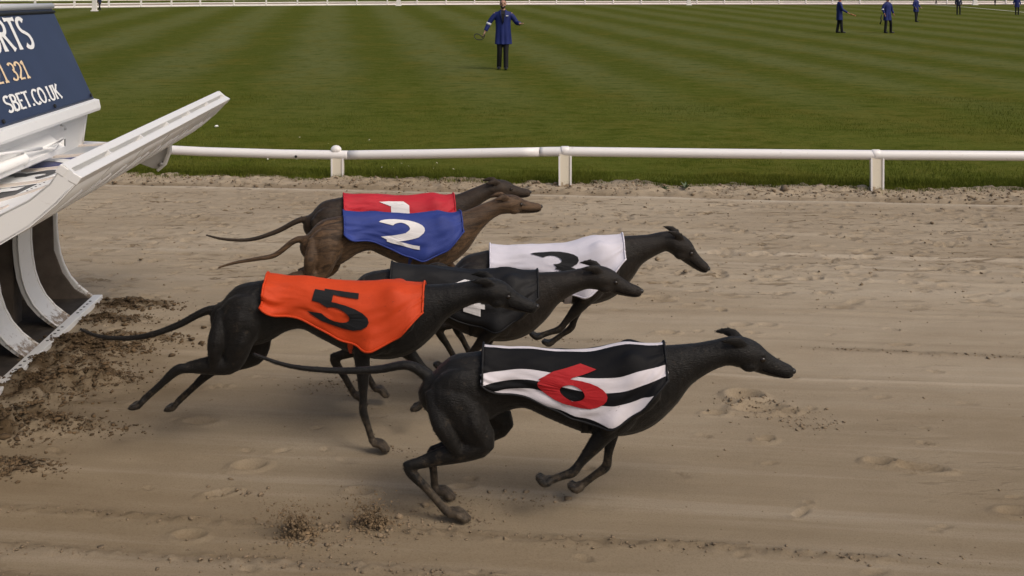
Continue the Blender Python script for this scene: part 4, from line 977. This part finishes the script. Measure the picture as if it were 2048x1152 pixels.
def person(label, loc, rz, arms, legs, coat_m=COATB, hem=.66, hair_m=HAIR, skin_m=SKIN, H_=1.76, fingers=False, extra=None, lean=0.0, voxel=.016, open_shirt=None):
    """local frame: faces -y, +x is the image right when seen from the front; arms = {-1: (elbow, hand), 1: ...}, legs = {-1: (knee, ankle, toe)}"""
    root = empty('person', loc, rz); k = H_ / 1.76; root.scale = (k, k, k)
    tag(root, label, 'person', 'track staff out on the infield')
    head = Vector((0, -.02 + lean, 1.655))
    b = MB()
    loft(b, [(0, 0, .88, .15, .10), (0, 0, 1.0, .155, .105), (0, lean * .3, 1.15, .145, .10), (0, lean * .6, 1.32, .165, .11), (0, lean * .8, 1.43, .15, .09), (0, lean * .9, 1.485, .07, .062), (0, lean, 1.54, .053, .055), (0, lean - .01, 1.58, .055, .06)], 3, 14, (1, 0, 0))
    loft(b, [(head.x, head.y - .005, 1.545, .035, .050), (head.x, head.y - .012, 1.575, .056, .078), (head.x, head.y, 1.625, .070, .094), (head.x, head.y + .004, 1.68, .075, .098), (head.x, head.y + .006, 1.725, .066, .086), (head.x, head.y + .006, 1.757, .03, .04)], 3, 14, (1, 0, 0))
    ball(b, head + Vector((0, -.100, -.010)), (.013, .018, .022), 8, 6)      # nose
    ball(b, head + Vector((0, -.090, -.062)), (.026, .012, .010), 8, 6)      # lips
    for s in (-1, 1): ball(b, head + Vector((s * .076, .01, -.005)), (.010, .02, .032), 8, 6)
    ct = MB(); tr = MB(); sleeves_end = {}
    for s in (-1, 1):
        el, ha = [Vector(p) for p in arms[s]]; sh = Vector((s * .185, lean * .75, 1.42))
        wr = el.lerp(ha, .80)
        loft(b, [(*sh, .05, .05), (*sh.lerp(el, .5), .045, .045), (*el, .038, .038), (*el.lerp(wr, .5), .036, .036), (*wr, .025, .028)], 3, 10, (0, 1, 0) if abs((ha - el).y) < .2 else (1, 0, 0))
        d = (ha - el).normalized(); pal = wr + d * .045
        sx = Vector((0, 1, 0)) if abs(d.y) < .7 else Vector((1, 0, 0)); sx = (sx - d * sx.dot(d)).normalized(); nz = d.cross(sx)
        loft(b, [(*wr, .024, .02), (*pal, .038, .017), (*(wr + d * .085), .038, .015)], 3, 8, tuple(sx))
        if fingers:
            for q, ln in ((-1.5, .058), (-.5, .074), (.5, .078), (1.5, .068)):
                f0 = wr + d * .08 + sx * q * .018; f1 = f0 + d * ln * .55 + nz * .006; f2 = f1 + (d * .6 + nz * .8 * s).normalized() * ln * .45
                loft(b, [(*f0, .0105, .0105), (*f1, .0095, .0095), (*f2, .007, .007)], 2, 6, tuple(sx))
            t0 = wr + d * .03 - sx * .03; loft(b, [(*t0, .013, .012), (*(t0 - sx * .02 + d * .03 + nz * .006), .011, .011), (*(t0 - sx * .018 + d * .058 + nz * .016), .008, .008)], 2, 6, tuple(nz))
        else:
            loft(b, [(*(wr + d * .07), .036, .014), (*(wr + d * .11 + nz * .006), .032, .014), (*(wr + d * .15 + nz * .02 * s), .022, .012)], 2, 8, tuple(sx))
        lat = (0, 1, 0) if abs((ha - el).normalized().y) < .7 else (1, 0, 0)
        ce = el.lerp(ha, .72)
        loft(ct, [(s * .10, lean * .75, 1.405, .07, .06), (*(sh + Vector((s * -.012, 0, -.035))), .072, .070), (*sh.lerp(el, .5), .068, .066), (*el, .060, .060), (*el.lerp(ce, .5), .056, .056), (*ce, .052, .052)], 3, 12, lat)
        sleeves_end[s] = (sh, el, ce, lat)
        kn, an, to = [Vector(p) for p in legs[s]]; hp = Vector((s * .09, 0, .93))
        loft(b, [(*hp, .07, .075), (*kn, .05, .055), (*an, .035, .04)], 4, 10, (1, 0, 0))
        loft(tr, [(hp.x * .8, hp.y, hp.z + .06, .085, .10), (*hp, .092, .10), (*hp.lerp(kn, .5), .082, .09), (*kn, .067, .072), (*kn.lerp(an, .5), .064, .070), (*(an + Vector((0, 0, .0))), .060, .068), (*(an - Vector((0, -.0, .045))), .062, .072)], 3, 12, (1, 0, 0))
    loft(tr, [(0, 0, .86, .16, .10), (0, 0, .95, .165, .11), (0, 0, 1.02, .15, .10)], 2, 14, (1, 0, 0))
    body = link_mesh('body', one_skin('body', b, voxel * (.45 if fingers else 1.0), 2, .4), skin_m, root)
    # coat body flares to the hem
    z0 = hem; fl = (1.05 - hem) / .40
    loft(ct, [(0, 0, z0, .190 + .03 * fl, .135 + .015 * fl), (0, 0, z0 + .10, .193 + .02 * fl, .137), (0, lean * .2, 1.02, .192, .132), (0, lean * .5, 1.18, .194, .130), (0, lean * .7, 1.34, .205, .132), (0, lean * .8, 1.435, .170, .105), (0, lean * .9, 1.485, .095, .080), (0, lean * .9, 1.50, .08, .072)], 3, 20, (1, 0, 0))
    cm = one_skin('coat', ct, voxel * .8, 3, .5)
    co_ = np.empty(len(cm.vertices) * 3, np.float32); cm.vertices.foreach_get('co', co_); co_ = co_.reshape(-1, 3)
    an_ = np.arctan2(co_[:, 1], co_[:, 0]); fz = np.clip((1.25 - co_[:, 2]) / .5, 0, 1)[:, None] * .012 * np.sin(an_ * 7 + 1.3)[:, None]
    nrm = np.stack([np.cos(an_), np.sin(an_), 0 * an_], -1); co_ += nrm * fz; cm.vertices.foreach_set('co', co_.ravel())
    coat_o = link_mesh('coat', cm, coat_m, root)
    link_mesh('trousers', one_skin('trousers', tr, voxel * .8, 3, .5), TROU, root)
    for s in (-1, 1):
        kn, an, to = [Vector(p) for p in legs[s]]; sh_ = MB(); d = (to - an); d.z = 0; d.normalize()
        z = max(.0, an.z - .085)
        loft(sh_, [(an.x - d.x * .06, an.y - d.y * .06, z + .035, .034, .034), (an.x, an.y, z + .045, .042, .046), (an.x + d.x * .08, an.y + d.y * .08, z + .036, .046, .036), (an.x + d.x * .15, an.y + d.y * .15, z + .028, .042, .026), (an.x + d.x * .185, an.y + d.y * .185, z + .022, .02, .014)], 3, 12, (-d.y, d.x, 0))
        sh_.build('shoe', SHOE, root, True)
    hr = MB()
    loft(hr, [(head.x, head.y + .045, 1.60, .055, .045), (head.x, head.y + .032, 1.66, .078, .082), (head.x, head.y + .022, 1.715, .077, .088), (head.x, head.y + .012, 1.755, .058, .068), (head.x, head.y + .010, 1.775, .02, .026)], 3, 14, (1, 0, 0))
    hr.build('hair', hair_m, root, True)
    if open_shirt:
        v = [(-.045, -.088 + lean * .9, 1.492), (.045, -.088 + lean * .9, 1.492), (.05, -.142 + lean * .8, 1.40), (-.05, -.142 + lean * .8, 1.40), (.032, -.152 + lean * .7, 1.30), (-.032, -.152 + lean * .7, 1.30), (.0, -.152 + lean * .6, 1.17)]
        m_ = link_mesh('shirt', mesh_from('shirt', v, [(0, 3, 2, 1), (3, 5, 4, 2), (5, 6, 4)]), open_shirt, root); q = m_.modifiers.new('t', 'SOLIDIFY'); q.thickness = .012; q.offset = 1
        for s in (-1, 1):
            MB().tube([(s * .075, -.02 + lean * .9, 1.50), (s * .062, -.08 + lean * .9, 1.492), (s * .058, -.142 + lean * .8, 1.40), (s * .036, -.154 + lean * .7, 1.29), (0, -.152, 1.15)], [.012, .016, .014, .010, .006], 8).build('collar', coat_m, coat_o, True)
    return root, sleeves_end, head

def std_legs(spread=.09, fwd=0.0, toe=(0, -1)):
    return {s: ((s * spread, -.02 + s * fwd * .5, .49), (s * spread * .95, s * fwd, .085), (s * spread * .95 + toe[0], s * fwd + toe[1], 0)) for s in (-1, 1)}
# nearest man: walks towards the camera, arms out
x, y, _ = GX(1006, 140)
root, sl, hd_ = person('man in royal blue coat walking towards the rail, nearest of the people on the grass', (x, y, .02), 0,
       {-1: ((-.355, -.01, 1.165), (-.48, -.08, .905)), 1: ((.345, .03, 1.175), (.455, -.20, 1.155))},
       {-1: ((-.085, -.03, .49), (-.10, .05, .085), (-.11, -1, 0)), 1: ((.075, -.05, .49), (.075, -.08, .085), (.09, -1, 0))}, hem=.635, fingers=True, open_shirt=SHIRT, H_=1.735, voxel=.014)
sh, el, ce, lat = sl[-1]
MB().tube([el + Vector((.004, 0, .012)), el + Vector((-.018, -.006, -.038))], .0645, 14).build('armband', BADGE, root, True)
MB().box(.075, .135, -.152, -.140, 1.345, 1.372).build('chest_badge', BADGE, root)
be = MB(); loft(be, [(0, hd_.y - .062, 1.548, .040, .030), (0, hd_.y - .068, 1.572, .055, .032), (0, hd_.y - .058, 1.60, .068, .036)], 3, 12, (1, 0, 0)); be.build('beard', HAIR, root, True)
for s in (-1, 1):
    e = MB(); ball(e, (s * .030, hd_.y - .086, 1.66), (.012, .007, .008), 8, 6); e.build('eye', EYE, root, True)
    MB().tube([(s * .014, hd_.y - .094, 1.678), (s * .034, hd_.y - .092, 1.682), (s * .05, hd_.y - .078, 1.676)], .005, 6).build('eyebrow', HAIR, root, True)
# the lead looped from his hand
lp = [(-.47, -.09, .91), (-.455, -.10, .84), (-.49, -.11, .775), (-.56, -.12, .745), (-.64, -.12, .75), (-.70, -.11, .79), (-.715, -.10, .85), (-.67, -.09, .885), (-.60, -.09, .875), (-.555, -.09, .845), (-.52, -.095, .80), (-.48, -.095, .86), (-.472, -.09, .905)]
Q = catmull([(*p, 0, 0) for p in lp], 4)
o = MB().tube([tuple(q[:3]) for q in Q], .011, 8).build('dog_lead', LEAD, None, True); o.location = (x, y, .02)
tag(o, 'black looped dog lead hanging from the nearest man\'s hand', 'lead')

def far_person(label, u, v, rz, arms, legs, **kw):
    p = GX(u, v); return person(label, (p[0], p[1], .02), rz, arms, legs, **kw)
RELAX = {-1: ((-.27, .02, 1.13), (-.28, -.06, .86)), 1: ((.27, .02, 1.13), (.28, -.06, .86))}
r, _, _ = far_person('man in blue coat seen from the side, left of the two men on the right', 1679, 66.5, R(84), {-1: ((-.23, -.08, 1.14), (-.20, -.42, .93)), 1: ((.24, .05, 1.12), (.24, .0, .85))}, std_legs(.07, .10), hem=.62, hair_m=GREYH, skin_m=SKIN2)
p = GX(1679, 66.5); o = MB().tube([(p[0] + .45, p[1] - .2, .94), (p[0] + .60, p[1] - .2, .89), (p[0] + .72, p[1] - .22, .84)], .028, 8).build('dog_lead', LEADB, None, True); tag(o, 'tan dog lead in the outstretched hand of the man seen from the side', 'lead')
r, sl, _ = far_person('man in blue coat striding with legs apart and a dark lead in his hand', 1775, 67.0, R(25), {-1: ((-.29, .02, 1.14), (-.27, -.10, .88)), 1: ((.30, .03, 1.13), (.36, -.05, .88))},
            {-1: ((-.12, -.02, .49), (-.15, .0, .085), (-.25, -1, 0)), 1: ((.17, -.04, .49), (.24, .03, .085), (1.1, -.4, 0))}, hem=.61, skin_m=SKIN2)
MB().tube([sl[-1][1] + Vector((0, 0, .02)), sl[-1][1] + Vector((.0, -.008, -.03))], .065, 12).build('armband', BADGE, r, True)
p = GX(1775, 67); o = MB().tube([(p[0] - .30, p[1] - .1, .90), (p[0] - .36, p[1] - .1, .74), (p[0] - .33, p[1] - .1, .62), (p[0] - .40, p[1] - .1, .45)], .03, 8).build('dog_lead', LEAD, None, True); tag(o, 'dark dog lead hanging beside the striding man\'s leg', 'lead')
far_person('person in blue coat walking behind and right of the striding man, head out of frame', 1832, 44.5, R(35), {-1: ((-.27, .02, 1.13), (-.20, -.14, .90)), 1: ((.30, .03, 1.14), (.30, -.2, .95))}, std_legs(.12, .08, (.6, -1)), hem=.68)
far_person('person in dark navy jacket and pale shirt standing before the white line', 1917, 30.0, 0, RELAX, std_legs(.13), coat_m=COATN, hem=.86, open_shirt=SHIRTL)
far_person('person in dark trousers by the far fence just left of the navy jacket', 1872, 8.9, R(50), RELAX, std_legs(.16, .2, (.6, -1)), coat_m=COATN, hem=.82, voxel=.025)
far_person('person in black trousers striding beyond the white line at the far right', 1990, 11.2, R(30), RELAX, std_legs(.2, .15, (.4, -1)), coat_m=COATN, hem=.84, voxel=.025)
far_person('person in blue coat at the right edge of the picture standing on the white line', 2034, 30.5, R(-8), RELAX, std_legs(.11), hem=.70)
far_person('person in dark blue beside the white marker board at the upper left', 199, 20.5, R(70), RELAX, std_legs(.10, .2, (.5, -1)), coat_m=COATN, hem=.72, voxel=.025)

# ------------------------------------------------------------------ crumbs, clods and sprays of sand
def ico():
    bm = bmesh.new(); bmesh.ops.create_icosphere(bm, subdivisions=1, radius=1); v = np.array([p.co[:] for p in bm.verts]); f = np.array([[q.index for q in p.verts] for p in bm.faces]); bm.free(); return v, f
IV, IF = ico()
def lumps(name, P, S_, mat_, label, cat, flat=.65):
    n = len(P); V_ = IV[None] * (1 + .35 * rng.normal(size=(n, len(IV), 1))) * np.asarray(S_)[:, None, None]
    a_ = rng.uniform(0, 6.28, n); c, s = np.cos(a_)[:, None], np.sin(a_)[:, None]; st = rng.uniform(.7, 1.6, n)[:, None]
    x, y, z = V_[..., 0] * st, V_[..., 1], V_[..., 2] * flat
    V_ = np.stack([x * c - y * s, x * s + y * c, z], -1) + np.asarray(P)[:, None, :]
    F_ = IF[None] + (np.arange(n) * len(IV))[:, None, None]
    o = link_mesh(name, mesh_np(name, V_.reshape(-1, 3), tris=F_.reshape(-1, 3)), mat_); return tag(o, label, cat, kind='stuff')
SPRAY = plain('flying_sand', (.17, .118, .066), .95, .4, 20, .3, 300)
CRUMB = plain('sand_crumb', (.19, .140, .088), .95, .35, 30, .3, 300); CLOD = plain('dark_soil_clod', (.095, .061, .030), .95, .5, 12, .4, 250)  # crumbs darker than the sand, their shadows put into the colour
P = []; S_ = []
def put(x, y, s, dz=.25):
    if -7 < x < 7 and 2.3 < y < 10.4: P.append((x, y, ground_z(x, y) + s * dz)); S_.append(s)
for t0, amp in RIDGES:
    for k in range(int(1500 * amp)):
        x = rng.uniform(-4.5, 4.5)
        if fbm(np.array([x * 1.6]), np.array([7 * t0]), 2, 111)[0] + .24 < rng.random() * .35: continue
        w = .03 * fbm(np.array([x * 1.3]), np.array([t0 * 3]), 3, 101)[0]
        put(x, t0 - .105 * x - w + rng.normal(0, .022), rng.gamma(2.0, .0010) + .0008)
for k in range(1500): put(rng.uniform(-5, 5), rng.uniform(3.0, 6.4), rng.gamma(1.6, .0010) + .0008)
for k in range(2600): put(rng.uniform(-6, 6), rng.uniform(6.0, 9.6), rng.gamma(1.6, .0018) + .0012)
for k in range(2600):
    x = rng.uniform(-6, 6); put(x, 9.55 - .115 * x + rng.random() * .55, rng.gamma(1.7, .0030) + .0015)
for (u, v, n, sp) in ((1500, 800, 160, .10), (1570, 828, 160, .12), (1620, 850, 60, .06), (880, 1020, 60, .08), (980, 1000, 50, .1), (1080, 1000, 30, .08), (650, 1070, 160, .14), (790, 1045, 140, .12), (620, 1100, 150, .18), (690, 770, 160, .12), (950, 1048, 40, .05), (800, 903, 30, .04), (470, 985, 30, .06)):
    cx, cy, _ = GX(u, v)
    for k in range(n): put(cx + rng.normal(0, sp), cy + rng.normal(0, sp * .45), rng.gamma(2, .0012) + .0008)
lumps('sand_crumbs', P, S_, CRUMB, 'loose crumbs of sand scattered over the raked track', 'sand')
P = []; S_ = []
for (x, y, l, w) in SPOIL:
    for k in range(950):
        dx = rng.normal(0, l * .42); put(x + dx, y - .05 * dx + rng.normal(0, w * .75), rng.gamma(1.6, .0019) + .0008, .35)
lumps('soil_clods', P, S_, CLOD, 'dark damp soil kicked out in ridges before the trap mouths', 'soil')
for (u, v, ht, n, lab) in ((604, 1072, .125, 1100, 'left of two small puffs of sand kicked up behind the striped dog'), (752, 1052, .11, 900, 'right of two small puffs of sand kicked up behind the striped dog')):
    cx, cy, _ = GX(u, v); P = []; S_ = []
    for k in range(n):
        q = rng.random() ** 1.4; sp = .014 + .045 * q
        P.append((cx + rng.normal(0, sp) - .12 * q * rng.random(), cy + rng.normal(0, sp * .7), ground_z(cx, cy) + q * ht * rng.uniform(.6, 1.25) + .003)); S_.append((rng.gamma(2, .0008) + .0006) * (1.5 - q))
    for k in range(160):
        P.append((cx + rng.normal(0, .05), cy + rng.normal(0, .025), ground_z(cx, cy) + .003)); S_.append(rng.gamma(2, .0015) + .001)
    lumps('sand_spray', P, S_, SPRAY, lab, 'sand', .9)

# ------------------------------------------------------------------ small plants and litter by the rail
PETAL = plain('daisy_petal', (.75, .75, .72), .6, .04); YOLK = plain('daisy_centre', (.7, .45, .03), .6, .1); STEM = plain('green_stem', (.06, .12, .02), .6, .2, 30)
pet = MB(); n = 14
for k in range(n):
    a_ = 2 * math.pi * k / n; b_ = .17
    c0 = [(math.cos(a_ + q) * r_, math.sin(a_ + q) * r_, z) for q, r_, z in ((-b_, .006, .042), (b_, .006, .042), (b_ * .9, .017, .045), (-b_ * .9, .017, .045))]; pet.add(c0, [(0, 1, 2, 3)])
proto = None
for (u, v) in ((535, 318), (548, 322), (592, 318), (628, 323), (634, 319), (765, 334), (790, 335), (802, 327), (815, 332), (872, 326), (868, 337), (904, 339), (580, 327), (655, 288), (600, 275), (740, 300 - 20)):
    p = GX(u, v, .04)
    rt = empty('daisy', (p[0], p[1], .02)); tag(rt, 'tiny white daisy open in the grass beside the rail', 'flower', 'daisies in the grass beside the rail')
    rt.rotation_euler = (R(rng.uniform(10, 35)), R(rng.uniform(-15, 15)), rng.uniform(0, 6)); s = rng.uniform(.5, .75); rt.scale = (s, s, s)
    if proto is None:
        a1 = pet.build('petals', PETAL, rt); b1 = MB(); ball(b1, (0, 0, .044), (.006, .006, .004), 8, 5); b1 = b1.build('centre', YOLK, rt, True); c1 = MB().tube([(0, 0, -.02), (.002, 0, .01), (0, 0, .041)], .0016, 6).build('stem', STEM, rt); proto = (a1, b1, c1)
    else:
        for q in proto: w_ = q.copy(); COL.objects.link(w_); w_.parent = rt
LEAF = plain('weed_leaf', (.045, .075, .025), .6, .3, 20)
for (u, v, s, lab) in ((1329, 384, .07, 'small green weed on the sand below the grass, left of two'), (1372, 382, .085, 'small green weed on the sand below the grass, right of two')):
    p = GX(u, v); rt = empty('weed', (p[0], p[1], .03)); tag(rt, lab, 'weed', 'weeds at the edge of the sand')
    for k in range(9):
        a_ = rng.uniform(0, 6.28); e_ = rng.uniform(.2, 1.0); d = Vector((math.cos(a_) * math.cos(e_), math.sin(a_) * math.cos(e_), math.sin(e_))); sd_ = Vector((-d.y, d.x, 0)).normalized(); l = s * rng.uniform(.6, 1.1)
        v_ = [Vector((0, 0, -.01)), d * l * .45 + sd_ * l * .17, d * l - Vector((0, 0, .012)), d * l * .45 - sd_ * l * .17]
        link_mesh('leaf', mesh_from('leaf', v_, [(0, 1, 2, 3)]), LEAF, rt)
p = GX(433, 257)
o = MB(); loft(o, [(-.05, 0, .0, .01, .01), (-.03, 0, .02, .035, .03), (.02, .01, .03, .04, .028), (.05, 0, .015, .01, .01)], 3, 9); o = o.build('litter', PETAL, None, True); o.location = (p[0], p[1], .02)
o.scale = (.5, .5, .5)
tag(o, 'scrap of white litter on the grass right of the raised lid', 'litter')
